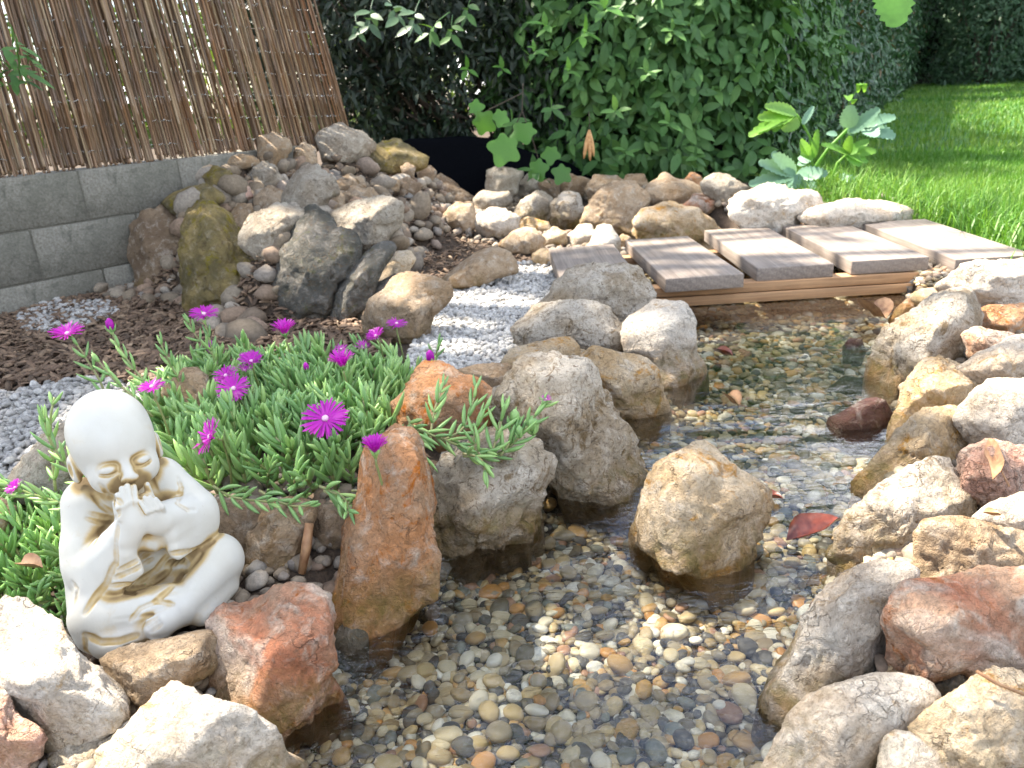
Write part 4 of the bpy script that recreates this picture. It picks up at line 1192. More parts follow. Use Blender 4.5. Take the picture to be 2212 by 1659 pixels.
# young pale sprays: whorls of leaves on the outer twigs
def spray(parent, base, direction, n, size, mat, r, spread=.9, name='spray'):
    bag = Bag()
    d = np.array(direction, float); d /= np.linalg.norm(d)
    a = np.cross(d, [0, 0, 1.0]); a /= np.linalg.norm(a) + 1e-9
    for i in range(n):
        ang = i * 2.4
        side = a * math.cos(ang) + np.cross(d, a) * math.sin(ang)
        yv = d * .6 + side * spread; yv /= np.linalg.norm(yv)
        zv = np.array([0, 0, 1.0]) * .8 + d * .6 - yv * .2; zv -= yv * (zv @ yv); zv /= np.linalg.norm(zv)
        xv = np.cross(yv, zv)
        Rm = np.stack([xv, yv, zv], 1)
        s = size * r.uniform(.7, 1.1)
        p = np.array(base) + d * (.02 * (n - i)) - d * size * .5
        bag.add((LEAF[0] * s) @ Rm.T + p, LEAF[1], .3 * r.random())
    V, F = tube([np.array(base) - d * size * 1.6 + [0, 0, -.03], np.array(base) - d * size * .5, np.array(base)], [.003, .0022, .001], 5)
    bag.add(V, F, .5)
    o = bag.build(name, mat, parent); o.matrix_parent_inverse = Matrix.Translation(parent.location).inverted()
    return o
for (px, py, y, n, sz) in ((1150, 118, 4.75, 6, .10), (1225, 158, 4.7, 5, .085), (1305, 22, 4.8, 6, .14), (1262, 75, 4.75, 5, .12), (1180, 60, 4.9, 5, .11),
                           (1010, 150, 5.1, 4, .10), (1085, 150, 5.0, 4, .09), (1105, 265, 4.75, 5, .12), (1190, 235, 4.7, 5, .12),
                           (1450, 70, 4.9, 6, .10), (1540, 120, 5.1, 5, .09), (1395, 160, 4.75, 5, .10), (1330, 240, 4.7, 5, .10), (1440, 270, 4.8, 5, .11), (1350, 330, 4.7, 5, .11), (1160, 372, 4.65, 5, .10), (1500, 340, 4.85, 5, .11)):
    spray(hedge, at_y(px, py, y), (r.normal(0, .3), -1, r.uniform(-.1, .6)), n, sz, M_YOUNG if px < 1320 and py < 200 else M_LAUREL, r)

# hanging seed pods
m, nt, b, out = new_mat('dry_pod')
tc = nt.nodes.new('ShaderNodeTexCoord').outputs['Object']
nt.links.new(ramp(nt, noise(nt, tc, 80, 3), [(.3, (.42, .20, .07)), (.7, (.62, .36, .16))]), b.inputs['Base Color']); b.inputs['Roughness'].default_value = .6
M_POD = m
for (p0, p1) in (((1272, 280), (1261, 343)), ((1272, 282), (1275, 348)), ((1274, 280), (1283, 338))):
    a_, b2 = at_y(*p0, 4.5), at_y(*p1, 4.5)
    pts = [a_ + (b2 - a_) * f for f in (0, .25, .5, .8, 1)]
    V, F = tube(pts, [.002, .009, .012, .010, .003], 8)
    o = mesh_obj('seed_pod', V, F, M_POD, hedge); o.matrix_parent_inverse = Matrix.Translation(hedge.location).inverted()
V, F = tube([at_y(1272, 240, 4.62), at_y(1274, 262, 4.52), at_y(1272, 282, 4.5)], .002, 5)
o = mesh_obj('pod_stalk', V, F, M_BARK, hedge); o.matrix_parent_inverse = Matrix.Translation(hedge.location).inverted()

# lobed leaves of a climber at the left foot of the hedge
def lobed(n=5, depth=.30):
    pts = []
    for k in range(44):
        a = k / 44 * 2 * math.pi
        rr = .5 * (1 - depth * (.5 - .5 * math.cos(n * a))) * (1 + .05 * math.sin(a * 22))
        rr *= 1 + .25 * math.cos(a)
        pts.append([rr * math.sin(a), rr * math.cos(a) + .35, -.10 * rr])
    V = np.array([[0, .3, .03]] + pts)
    F = np.array([[0, 1 + (k + 1) % 44, 1 + k] for k in range(44)])
    return V, F
climber = empty('lobed_leaf_climber', tuple(at_y(1090, 330, 4.7)), 'spray of bright lobed leaves hanging at the left foot of the hedge', 'climber')
LB = lobed()
lm = make_mesh('leaf', LB[0], LB[1], (M_YOUNG,))
for (px, py, sz, rot, y) in ((1092, 316, .20, 2.7, 4.55), (1040, 262, .15, -2.2, 4.6), (1135, 282, .17, 2.0, 4.6), (1082, 250, .11, 2.9, 4.65), (1160, 362, .14, 3.4, 4.6), (1216, 372, .13, 2.6, 4.6), (1190, 330, .12, 3.0, 4.65), (1025, 232, .10, -1.5, 4.7)):
    p = at_y(px, py, y)
    q = Matrix.Translation(p) @ Matrix.Rotation(math.radians(68), 4, 'X') @ Matrix.Rotation(rot, 4, 'Z') @ Matrix.Rotation(r.normal(0, .3), 4, 'Y') @ Matrix.Translation((0, -.35 * sz, 0)) @ Matrix.Diagonal((sz, sz, sz, 1))
    o = bpy.data.objects.new('leaf', lm); o.matrix_world = q; link(o, climber); o.matrix_parent_inverse = Matrix.Translation(climber.location).inverted()
for pts in (((1130, 180), (1128, 240), (1100, 300)), ((1128, 240), (1150, 300), (1165, 350)), ((1130, 200), (1060, 235), (1030, 255))):
    V, F = tube([at_y(*p, 4.72) for p in pts], .003, 5)
    o = mesh_obj('stem', V, F, M_BARK, climber); o.matrix_parent_inverse = Matrix.Translation(climber.location).inverted()

# receding hedge along the lawn
HP2 = [(1.9, 5.35), (4.6, 9.9), (9.3, 18.2), (10.6, 20.5)]
hedge2 = empty('clipped_hedge', (4.6, 9.9, 0), 'long clipped dark hedge running along the left side of the lawn', 'hedge')
P, fac, dep, t = path_points(HP2, 34000, r, 2.3, .45, .05, .22, 9)
keepn = r.random(len(P)) < np.clip(1.15 - t / 22, .35, 1)
P, fac, t = P[keepn], fac[keepn], t[keepn]
S = r.uniform(.075, .125, len(P)) * (.9 + .05 * t / 5)
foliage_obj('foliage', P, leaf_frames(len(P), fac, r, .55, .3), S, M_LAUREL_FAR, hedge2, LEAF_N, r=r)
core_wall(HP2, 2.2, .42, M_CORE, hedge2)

HP3 = [(9.6, 20.6), (15, 20.9), (24, 21.3)]
hedge3 = empty('back_hedge', (15, 20.9, 0), 'dark hedge closing off the far end of the lawn', 'hedge')
P, fac, dep, t = path_points(HP3, 15000, r, 3.8, .5, .05, .25, 19)
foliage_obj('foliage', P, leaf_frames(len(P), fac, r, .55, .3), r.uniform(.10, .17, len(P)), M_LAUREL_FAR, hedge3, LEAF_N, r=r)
core_wall(HP3, 3.7, .45, M_CORE, hedge3)

# rounded shrubs: leaf shell over a limbed trunk
def shrub(name, c, rad, n, leaf, mat, label, cat, r, trunk=True, shape=LEAF_N, shell=.35, lump=.2, seed=0, zmin=.05):
    root = empty(name, (c[0], c[1], 0), label, cat)
    D = r.normal(0, 1, (n, 3)); D /= np.linalg.norm(D, axis=1, keepdims=True)
    k = 1 + lump * fbm(D * 2.2 + seed, 3, seed)
    rr = k * (1 - shell * r.random(n) ** 1.2)
    P = np.array(c) + D * rr[:, None] * np.array(rad)
    ok = P[:, 2] > zmin
    P, D = P[ok], D[ok]
    S = leaf * r.uniform(.7, 1.3, len(P))
    foliage_obj('crown', P, leaf_frames(len(P), D, r, .6, .3), S, mat, root, shape, r=r)
    if trunk:
        bag = Bag()
        for q in range(7):
            a = q * .9
            e = np.array(c) + np.array([math.cos(a) * rad[0] * .6, math.sin(a) * rad[1] * .6, rad[2] * .35])
            b0 = np.array([c[0] + .05 * math.cos(a), c[1] + .05 * math.sin(a), 0])
            V, F = tube([b0, b0 * .5 + e * .5 + [0, 0, -.1], e], [.035, .022, .008], 6); bag.add(V, F)
        o = bag.build('trunk', M_BARK, root); o.matrix_parent_inverse = Matrix.Translation(root.location).inverted()
        o['kind'] = 'stuff'
    return root
shrub('silver_shrub', (11.2, 18.6, 1.2), (1.1, 1.1, 2.2), 9000, .12, M_SILVER, 'pale silvery green shrub at the far end of the lawn', 'shrub', r, seed=3)
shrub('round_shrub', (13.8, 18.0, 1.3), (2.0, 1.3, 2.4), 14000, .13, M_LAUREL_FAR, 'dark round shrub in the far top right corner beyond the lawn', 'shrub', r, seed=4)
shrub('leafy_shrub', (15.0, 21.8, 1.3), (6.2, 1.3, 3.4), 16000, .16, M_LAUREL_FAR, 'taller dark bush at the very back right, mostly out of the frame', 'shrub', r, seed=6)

# dark conifer like shrub between the screen and the hedge, light showing through
dark = empty('dark_shrub', (-.45, 5.6, 0), 'dark shrub with bright gaps between the reed screen and the hedge', 'shrub')
n = 32000
X = r.uniform(-1.75, .75, n); Y = r.uniform(5.2, 6.5, n); Z = .30 + 1.25 * r.random(n)
low = .40 + .16 * np.sin(X * 4 + 1) + .12 * sstep(-.2, -1.1, X) - .1 * sstep(-.2, .3, X)
dens = fbm(np.stack([X * 2.6, Y * 1.2, Z * 2.8], 1), 3, 77)
keepd = (Z > low) & (dens > -.12 - .50 * sstep(.5, 1.2, Z) - .5 * sstep(-.3, .2, X) + .45 * sstep(-.75, -1.3, X))
P = np.stack([X, Y, Z], 1)[keepd]
fac = np.tile(np.array([[0, -1.0, 0]]), (len(P), 1))
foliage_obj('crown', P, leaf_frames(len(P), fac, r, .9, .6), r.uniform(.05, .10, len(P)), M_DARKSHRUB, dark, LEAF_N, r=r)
bag = Bag()
for k in range(26):
    a = np.array([r.uniform(-.5, .2), r.uniform(5.7, 6.2), 0.05])
    e = np.array([r.uniform(-1.5, .4), r.uniform(5.4, 6.3), r.uniform(.45, 1.5)])
    mid = (a + e) / 2 + r.normal(0, .08, 3)
    V, F = tube([a, mid, e, e + (e - mid) * .5 + [0, 0, .1]], [.018, .012, .006, .002], 5); bag.add(V, F)
o = bag.build('branch_core', M_BARK, dark); o.matrix_parent_inverse = Matrix.Translation(dark.location).inverted(); o['kind'] = 'stuff'
# blue green leaves hanging in from above, left of the hedge
sprig = empty('overhanging_sprig', tuple(at_y(870, 0, 4.3)), 'blue green leafy sprigs hanging into the top in front of the dark shrub', 'sprig')
for (px, py, n, sz, y) in ((800, 30, 7, .11, 4.2), (850, 18, 6, .10, 4.25), (895, 35, 6, .10, 4.3), (935, 60, 5, .11, 4.4), (770, 55, 5, .08, 4.2), (975, 65, 5, .10, 4.5), (1010, 20, 5, .1, 4.6)):
    spray(sprig, at_y(px, py, y), (r.normal(0, .3), -.5, -.5), n, sz, M_SILVER if px < 900 else M_LAUREL, r)
# sunny garden beyond
for (x, y, rx, rz, seed) in ((-9, 15, 3.2, 3.6, 11), (-4.5, 14.5, 2.6, 3.0, 12), (-.8, 14.2, 2.4, 3.4, 13), (-14, 16, 4, 4.5, 14), (2.6, 15, 2.0, 3.2, 15)):
    shrub('sunny_bush', (x, y, 1.2), (rx, 1.6, rz), 9000, .17, M_SUNNY, {11: 'sunlit yellow green bush behind the left part of the reed screen', 12: 'sunlit bush behind the middle of the reed screen', 13: 'sunlit bush glimpsed through the dark shrub', 14: 'sunlit bush behind the far left end of the reed screen', 15: 'sunlit bush hidden behind the laurel hedge'}[seed], 'bush', r, seed=seed)

# ------------------------------------------------------------------ unseen tree left of the frame, its crown shaped to shade the garden
LIT = [  # patches of the garden that the sun reaches, as seen in the picture, with the height they lie at
    ([(1005, 545), (1030, 450), (1130, 445), (1230, 480), (1350, 485), (1370, 545), (1180, 575), (1120, 545)], .06, 1.0),
    ([(1550, 400), (1800, 395), (1970, 430), (1970, 500), (1840, 485), (1560, 505)], .12, 1.0),
    ([(1790, 440), (2000, 400), (2400, 370), (2400, 580), (1960, 480)], .10, 1.0),
    ([(2040, 330), (2400, 300), (2400, 372), (2120, 380)], .10, .6),
    ([(1345, 530), (1500, 490), (1970, 470), (2230, 545), (2080, 575), (1990, 545), (1850, 540), (1700, 540), (1600, 545), (1480, 545)], .12, .78),
    ([(1930, 600), (2060, 560), (2400, 540), (2400, 1000), (2080, 1010), (2060, 920), (1950, 880)], .15, 1.0),
    ([(1880, 1010), (2000, 880), (2300, 900), (2300, 1250), (1960, 1190)], .13, .85),
    ([(1600, 300), (1900, 180), (1960, 330), (1800, 420), (1620, 430)], .35, .8),
    ([(500, 250), (850, 250), (900, 420), (600, 460), (380, 380)], .42, .75),
    ([(1690, 1480), (2000, 1440), (2300, 1440), (2300, 1680), (1690, 1680)], .08, .75),
    ([(1390, 1000), (1560, 970), (1660, 1080), (1500, 1150)], .06, .8),
    ([(20, 790), (130, 790), (130, 815), (20, 815)], .05, .5),
    ([(400, 665), (470, 660), (480, 700), (420, 700)], .05, .6),
]
tree = empty('shade_tree', (-6.3, 3.6, 0), 'tall leafy tree beyond the left edge, crown shaped to shade the stream', 'tree')
r = np.random.default_rng(99)
n = 86000
SD = np.array(SUN_DIR)
gxy = np.stack([r.uniform(-3.6, 4.3, n), r.uniform(-1.6, 11.5, n)], 1)
zc = r.uniform(6.4, 8.8, n)
Q = np.stack([gxy[:, 0], gxy[:, 1], np.full(n, .06)], 1)
Q = Q + SD[None] * ((zc - .06) / SD[2])[:, None]
keepc = np.ones(n, bool)
noise_c = fbm(np.stack([gxy[:, 0] * 3.2, gxy[:, 1] * 3.2, 0 * zc], 1), 3, 5)
keepc &= noise_c > np.where(gxy[:, 1] < 2.4, -.42, -.66)
for poly, zl, prob in LIT:  # crown gaps cut so that sun falls on these patches
    W = np.array([at_z(x, y, zl)[:2] for x, y in poly])
    sh = (Q - SD[None] * ((zc - zl) / SD[2])[:, None])[:, :2]
    wob = .05 * np.stack([vnoise(np.stack([sh[:, 0] * 7, sh[:, 1] * 7, 0 * zc + k * 9], 1), 8 + k) for k in range(2)], 1)
    ins = in_poly(sh[:, 0] + wob[:, 0], sh[:, 1] + wob[:, 1], W) | (poly_dist(sh[:, 0] + wob[:, 0], sh[:, 1] + wob[:, 1], W) < .07)
    sel = ins & ((noise_c < (-.62 + 1.5 * prob)) | (prob >= 1))
    keepc &= ~sel
# crown thinned at the far end, cut away to keep the open garden sunlit
keepc &= ~((gxy[:, 1] > 9) & (noise_c < .1))
keepc &= ~((gxy[:, 1] > 5.6) & (gxy[:, 0] < 1.0))
Q = Q[keepc]
fac = np.tile(np.array([[0, 0, 1.0]]), (len(Q), 1))
foliage_obj('crown', Q, leaf_frames(len(Q), fac, r, .5, .1), r.uniform(.08, .13, len(Q)), M_CANOPY, tree, LEAF_S, r=r)
# a second, unseen tree, added further back to shade the far lawn
tree2 = empty('far_shade_tree', (2.6, 16.5, 0), 'unseen tree added behind the hedge to shade the far lawn', 'tree')
n = 42000
gx2 = np.stack([r.uniform(3.5, 20, n), r.uniform(11.5, 27, n)], 1)
z2 = r.uniform(5.2, 7.0, n)
Q2 = np.stack([gx2[:, 0], gx2[:, 1], np.full(n, .1)], 1) + SD[None] * ((z2 - .1) / SD[2])[:, None]
nc2 = fbm(np.stack([gx2[:, 0] * .9, gx2[:, 1] * .9, 0 * z2], 1), 3, 15)
Q2 = Q2[nc2 > -.45]
foliage_obj('crown', Q2, leaf_frames(len(Q2), np.tile(np.array([[0, 0, 1.0]]), (len(Q2), 1)), r, .5, .1), r.uniform(.22, .34, len(Q2)), M_CANOPY, tree2, LEAF_S, r=r)
bag = Bag()
V, F = tube([(2.6, 16.5, -.1), (2.6, 16.6, 2), (2.5, 16.8, 4), (2.4, 17.2, 5.2)], [.3, .24, .2, .15], 10); bag.add(V, F)
for k in range(22):
    e = Q2[int(r.integers(len(Q2)))]; s0 = np.array([2.45, 16.9, 3.6 + .07 * k])
    V, F = tube([s0, s0 * .5 + e * .5 + [0, 0, .6], e], [.09, .05, .008], 6); bag.add(V, F)
o = bag.build('trunk', M_BARK, tree2); o.matrix_parent_inverse = Matrix.Translation(tree2.location).inverted()
bag = Bag()
V, F = tube([(-6.3, 3.6, -.1), (-6.25, 3.7, 2), (-6.0, 4.2, 4), (-5.2, 5.2, 5.8)], [.24, .19, .17, .15], 12); bag.add(V, F)
for k in range(34):
    e = Q[int(r.integers(len(Q)))] + [0, 0, -.1]
    s0 = np.array([-5.2, 5.2, 5.8]) if k % 3 else np.array([-6.0, 4.2, 4.0])
    mid = s0 * .55 + e * .45 + [0, 0, .5]
    V, F = tube([s0, s0 * .8 + e * .2 + [0, 0, .35], mid, e * .8 + mid * .2, e], [.09, .07, .045, .02, .006], 7); bag.add(V, F)
o = bag.build('trunk', M_BARK, tree); o.matrix_parent_inverse = Matrix.Translation(tree.location).inverted()

# ------------------------------------------------------------------ lawn grass
m = leaf_material('grass_blade', (.050, .16, .020), (.10, .25, .030), (.22, .34, .075), .5, .35)
M_GRASS = m
def grass(n, region, hmin, hmax, w, seed, name, dens=None, lean=.35):
    r = np.random.default_rng(seed)
    X = r.uniform(region[0], region[1], n); Y = region[2] + (region[3] - region[2]) * r.random(n) ** region[4]
    g = sstep(1.5, 1.65, X + .15 * np.sin(Y * 5)) * sstep(1.9, 2.3, Y)
    # hedge side
    hx = np.interp(Y, [4.9, 9.9, 18.2, 22], [1.75, 4.7, 9.4, 11.5])
    k = (g > .5) & ~((X < 1.80) & (Y < 3.28) & (Y > 2.45)) & ((Y < 4.7) | (X > hx - .1))
    if dens is not None: k &= dens(X, Y, r)
    X, Y = X[k], Y[k]; n = len(X)
    hgt = r.uniform(hmin, hmax, n); a = r.uniform(0, 6.28, n); ln = np.abs(r.normal(0, lean, n))
    Z = ground_z(X, Y)
    w = w * r.uniform(.7, 1.3, n)
    side = np.stack([np.cos(a + 1.57), np.sin(a + 1.57), 0 * a], 1) * w[:, None]
    d = np.stack([np.cos(a), np.sin(a), 0 * a], 1)
    B = np.stack([X, Y, Z - .005], 1)
    M1 = B + d * (hgt * ln * .35)[:, None] + np.array([0, 0, 1]) * (hgt * .6)[:, None]
    T = B + d * (hgt * ln * 1.1)[:, None] + np.array([0, 0, 1]) * (hgt * (1 - .25 * ln))[:, None]
    V = np.stack([B - side, B + side, M1 + side * .8, M1 - side * .8, T], 1).reshape(-1, 3)
    i = np.arange(n)[:, None] * 5
    F4 = i + np.array([[0, 1, 2, 3]]); F3 = i + np.array([[3, 2, 4]])
    patch = .5 + .5 * np.clip(fbm(np.stack([X * 1.3, Y * 1.3, 0 * X], 1), 3, 61) * .9, -1, 1)
    tint = np.repeat(np.clip(.55 * patch + .45 * r.random(n), 0, .97), 5)
    o = mesh_obj(name, V, [F4, F3], M_GRASS, attrs={'tint': tint})
    tag(o, kind='stuff')
    return o
o = grass(85000, (1.45, 4.2, 2.1, 5.6, 1.0), .028, .065, .0017, 1, 'grass'); o['label'] = 'short bright lawn grass beside the bridge'; o['category'] = 'grass'
o = grass(90000, (1.4, 16, 5.0, 20.5, 1.3), .04, .075, .006, 2, 'lawn_grass'); o['label'] = 'mown lawn running back between the hedge and the shrubs'; o['category'] = 'grass'
def edge_d(X, Y, r):
    e = np.interp(Y, [2.2, 2.6, 3.3, 4.3, 4.6], [1.72, 1.85, 1.85, 1.72, 1.6])
    return np.abs(X - e) < .16 + .1 * r.random(len(X))
o = grass(9000, (1.3, 2.4, 2.1, 4.6, 1.0), .08, .20, .0026, 3, 'long_grass', edge_d, .7); o['label'] = 'longer uncut grass blades along the lawn edge by the white rocks'; o['category'] = 'grass'

# ------------------------------------------------------------------ blue green plant with toothed leaflets
M_MEL_B = leaf_material('bluegreen_leaflet', (.16, .30, .20), (.19, .34, .24), (.14, .27, .17), .5, .25)
M_MEL_G = leaf_material('fresh_leaflet', (.15, .34, .06), (.18, .40, .07), (.22, .42, .08), .45, .45)
def leaflet(px0, px1, y0, y1, width, mat, parent, teeth=9, cup=.12, twist=0.0):
    a_, b2 = at_y(*px0, y0), at_y(*px1, y1)
    yv = b2 - a_; Lh = np.linalg.norm(yv); yv /= Lh
    toward = _C - (a_ + b2) / 2; toward /= np.linalg.norm(toward)
    zv = toward + np.array([0, 0, .5]); zv -= yv * (zv @ yv); zv /= np.linalg.norm(zv)
    xv = np.cross(yv, zv)
    zv2 = zv * math.cos(twist) + xv * math.sin(twist); xv = np.cross(yv, zv2); zv = zv2
    V, F = [[0, 0, 0]], []
    n_ = teeth * 2
    for i in range(1, n_ + 1):
        t = i / n_
        w = width * .5 * (math.sin(math.pi * min(1, t ** .8 * .97)) ** .55) if t < 1 else width * .10
        w *= 1.0 if i % 2 else .80
        yy = t + (.03 if i % 2 else 0)
        z = -cup * t * t
        V += [[-w / Lh, yy, z + .25 * w / Lh], [0, t, z], [w / Lh, yy, z + .25 * w / Lh]]
    for i in range(n_):
        if i == 0: F += [[0, 2, 1], [0, 3, 2]]
        else:
            p, q = 1 + 3 * (i - 1), 1 + 3 * i
            F += [[p, p + 1, q + 1], [p, q + 1, q], [p + 1, p + 2, q + 2], [p + 1, q + 2, q + 1]]
    V = np.array(V) * Lh
    W = V @ np.stack([xv, yv, zv], 0) + a_
    o = mesh_obj('leaflet', W, np.array(F), mat, parent)
    o.matrix_parent_inverse = Matrix.Translation(parent.location).inverted()
    return o
mel = empty('toothed_leaf_plant', tuple(at_z(1755, 410, .1)), 'blue green plant with toothed leaflets at the edge of the lawn', 'plant')
YM = 4.15
def cr(x, y): return (x * .3906 + 1348, y * .3906)
for base, tips, mat, wd, yd in (
        ((950, 965), [(770, 890), (840, 850), (713, 1005), (800, 1062), (925, 1065), (1050, 1045), (1118, 955)], M_MEL_B, .085, -.12),
        ((1240, 710), [(1252, 588)], M_MEL_B, .10, -.05), ((1180, 745), [(1122, 735)], M_MEL_B, .04, 0),
        ((1245, 735), [(1410, 598)], M_MEL_B, .075, -.06), ((1310, 690), [(1500, 640)], M_MEL_B, .07, -.08), ((1330, 700), [(1500, 750), (1400, 745)], M_MEL_B, .085, -.1), ((1250, 700), [(1270, 748)], M_MEL_B, .05, 0),
        ((1235, 850), [(1108, 785), (1248, 760), (1350, 775), (1396, 830), (1310, 912), (1180, 820), (1350, 890)], M_MEL_G, .06, -.06),
        ((955, 630), [(700, 725), (745, 700), (760, 640), (800, 575)], M_MEL_G, .085, -.1), ((900, 640), [(830, 715), (790, 690)], M_MEL_G, .07, -.08), ((985, 690), [(1048, 585)], M_MEL_B, .04, 0),
        ((965, 655), [(880, 715)], M_MEL_G, .09, -.03),
        ((1045, 880), [(1070, 720), (985, 850), (990, 770)], M_MEL_G, .045, -.04), ((1000, 870), [(985, 770)], M_MEL_G, .04, 0),
        ((1240, 1010), [(1305, 990), (1200, 950), (1290, 960)], M_MEL_B, .05, .1), ((1020, 900), [(960, 860), (1010, 860), (950, 900)], M_MEL_B, .04, .1),
        ((1245, 560), [(1235, 465), (1300, 500)], M_MEL_G, .05, .6), ((1310, 470), [(1350, 430), (1300, 435)], M_MEL_G, .04, .6)):
    for tp in tips:
        leaflet(cr(*base), cr(*tp), YM, YM + yd, wd, mat, mel, teeth=8, twist=r.normal(0, .25))
for pts, rad in ((((1050, 1010), (1050, 930), (1130, 820), (1240, 710), (1320, 690)), .008), (((1140, 1040), (1150, 980), (1180, 900), (1235, 850)), .006), (((1060, 990), (1035, 880), (1030, 760), (970, 655), (950, 630)), .006),
                 (((1050, 1040), (1000, 1000), (950, 965)), .005), (((1150, 1020), (1200, 800), (1245, 560), (1310, 470)), .003)):
    V, F = tube([at_y(*cr(*p), YM + (.02 if rad > .004 else .5)) for p in pts], rad, 7)
    o = mesh_obj('stem', V, F, M_MEL_G, mel); o.matrix_parent_inverse = Matrix.Translation(mel.location).inverted()
# single leaf of the tree hanging in at the top right, dark sprig at the left edge
tw = empty('hanging_leaf_twig', tuple(at_y(1940, -60, 1.8)), 'single green leaf hanging in at the top edge on the right', 'leaf')
leaflet((1925, -40), (1938, 52), 1.8, 1.75, .085, M_YOUNG, tw, teeth=7)
V, F = tube([at_y(1925, -120, 1.85), at_y(1930, -70, 1.82), at_y(1925, -38, 1.8)], .0015, 5)
o = mesh_obj('stem', V, F, M_BARK, tw); o.matrix_parent_inverse = Matrix.Translation(tw.location).inverted()
sg = empty('needle_sprig', tuple(at_y(-20, 140, 2.2)), 'dark green and rusty sprig poking in at the left edge before the reeds', 'sprig')
for (px, py, sz) in ((5, 130, .06), (12, 165, .07), (-5, 110, .06), (8, 185, .05), (25, 150, .05)):
    spray(sg, at_y(px, py, 2.2), (1, -.3, .1), 6, sz, M_LAUREL, r)
# ------------------------------------------------------------------ bark mulch, gravel and rubble
def region_w(px, z):
    return [at_z(x, y, z)[:2] for x, y in px]
def ramp_mat(name, stops, rough=.85, bumpy=.4, scale=60):
    m, nt, b, out = new_mat(name)
    at = nt.nodes.new('ShaderNodeAttribute'); at.attribute_name = 'tint'
    info = nt.nodes.new('ShaderNodeObjectInfo')
    rr = mathn(nt, 'FRACT', mathn(nt, 'ADD', mathn(nt, 'MULTIPLY', info.outputs['Random'], 4.7), at.outputs['Fac']))
    tc = nt.nodes.new('ShaderNodeTexCoord').outputs['Object']
    n = noise(nt, tc, scale, 5, .7)
    c = ramp(nt, rr, stops)
    c = mixc(nt, mapr(nt, n, .35, .6, .45, 0), c, (.05, .035, .02, 1))
    nt.links.new(c, b.inputs['Base Color']); b.inputs['Roughness'].default_value = rough
    nt.links.new(bump(nt, n, bumpy, .003), b.inputs['Normal'])
    return m
M_CHIP = ramp_mat('bark_chip', [(0, (.10, .06, .038)), (.3, (.20, .125, .08)), (.5, (.075, .047, .03)), (.7, (.29, .19, .12)), (.88, (.15, .095, .06)), (1, (.40, .28, .18))], .8, .6, 90)
M_GRAV = ramp_mat('white_gravel', [(0, (.62, .60, .56)), (.3, (.50, .48, .45)), (.55, (.70, .68, .64)), (.8, (.55, .52, .47)), (1, (.40, .39, .38))], .85, .3, 140)
M_SHADE_GRAV = ramp_mat('shaded_gravel', [(0, (.44, .42, .40)), (.3, (.32, .31, .295)), (.55, (.54, .52, .49)), (.8, (.38, .365, .34)), (1, (.22, .215, .20))], .85, .3, 140)  # the white gravel again, darkened for the shade it lies in
M_RUB = ramp_mat('rubble_stone', [(0, (.30, .25, .19)), (.25, (.20, .15, .10)), (.45, (.38, .33, .27)), (.6, (.14, .11, .08)), (.8, (.33, .22, .15)), (1, (.22, .21, .19))], .9, .6, 80)

def chips(poly, n, smin, smax, seed, thick=.16):
    r = np.random.default_rng(seed)
    P = np.array(poly); lo, hi = P.min(0), P.max(0)
    X = r.uniform(lo[0], hi[0], n); Y = r.uniform(lo[1], hi[1], n)
    k = in_poly(X, Y, P); X, Y = X[k], Y[k]; n = len(X)
    # a curled irregular flake, thicker at the middle
    outl = np.array([[-1, -.15], [-.6, -.42], [.1, -.40], [.8, -.30], [1.05, .05], [.6, .38], [-.1, .45], [-.75, .28]])
    top = np.c_[outl * [1, 1], .10 * np.cos(outl[:, 0] * 1.6)]
    bot = top - [0, 0, thick]
    V = np.vstack([top, bot, [[0, 0, .16]]])
    F = [[16, i, (i + 1) % 8] for i in range(8)] + [[i, i + 8, (i + 1) % 8] for i in range(8)] + [[(i + 1) % 8, i + 8, (i + 1) % 8 + 8] for i in range(8)]
    F = np.array(F)[:, [0, 2, 1]]
    s = r.uniform(smin, smax, n)
    S3 = np.stack([s, s * r.uniform(.5, 1.0, n), s * r.uniform(.6, 1.6, n)], 1)
    nn = np.stack([r.normal(0, .42, n), r.normal(0, .42, n), np.ones(n)], 1)
    Z = ground_z(X, Y) + r.uniform(0, 1, n) * smax * .9
    return scatter(V, F, np.stack([X, Y, Z], 1), frames(nn, r.uniform(0, 6.28, n)), S3, r.random(n))

MULCH = region_w([(-250, 760), (0, 690), (150, 650), (300, 610), (420, 645), (640, 660), (730, 690), (800, 710), (860, 740), (800, 800), (450, 850), (330, 850), (200, 820), (0, 850), (-250, 900)], .035)
SOILI = region_w([(845, 520), (870, 480), (960, 490), (1040, 500), (1090, 545), (1180, 560), (1100, 590), (1000, 600), (900, 600), (830, 640), (800, 560)], .05)
HEAP = [(-1.75, 3.1), (-1.15, 3.55), (-.9, 4.0), (-.75, 4.9), (-.2, 5.0), (.0, 4.3), (-.3, 3.6), (-.5, 3.0), (-1.2, 2.75)]
litter = empty('bark_mulch', (-1.2, 2.4, .035), 'brown bark chips and dead leaves covering the shaded bed', 'mulch', kind='stuff')
Vs, Fs, Ts, off = [], [], [], 0
for poly, n_, a_, b_, sd in ((MULCH, 15000, .010, .026, 1), (SOILI, 2600, .008, .020, 2), (HEAP, 9000, .010, .022, 3)):
    V, F, T = chips(poly, n_, a_, b_, sd); Vs.append(V); Fs.append(F + off); Ts.append(T); off += len(V)
bpy.data.objects.remove(litter)
o = mesh_obj('bark_mulch', np.vstack(Vs), np.vstack(Fs), M_CHIP, attrs={'tint': np.concatenate(Ts)}, smooth=False)
tag(o, 'brown bark chips and dead leaves covering the shaded bed', 'mulch', kind='stuff')

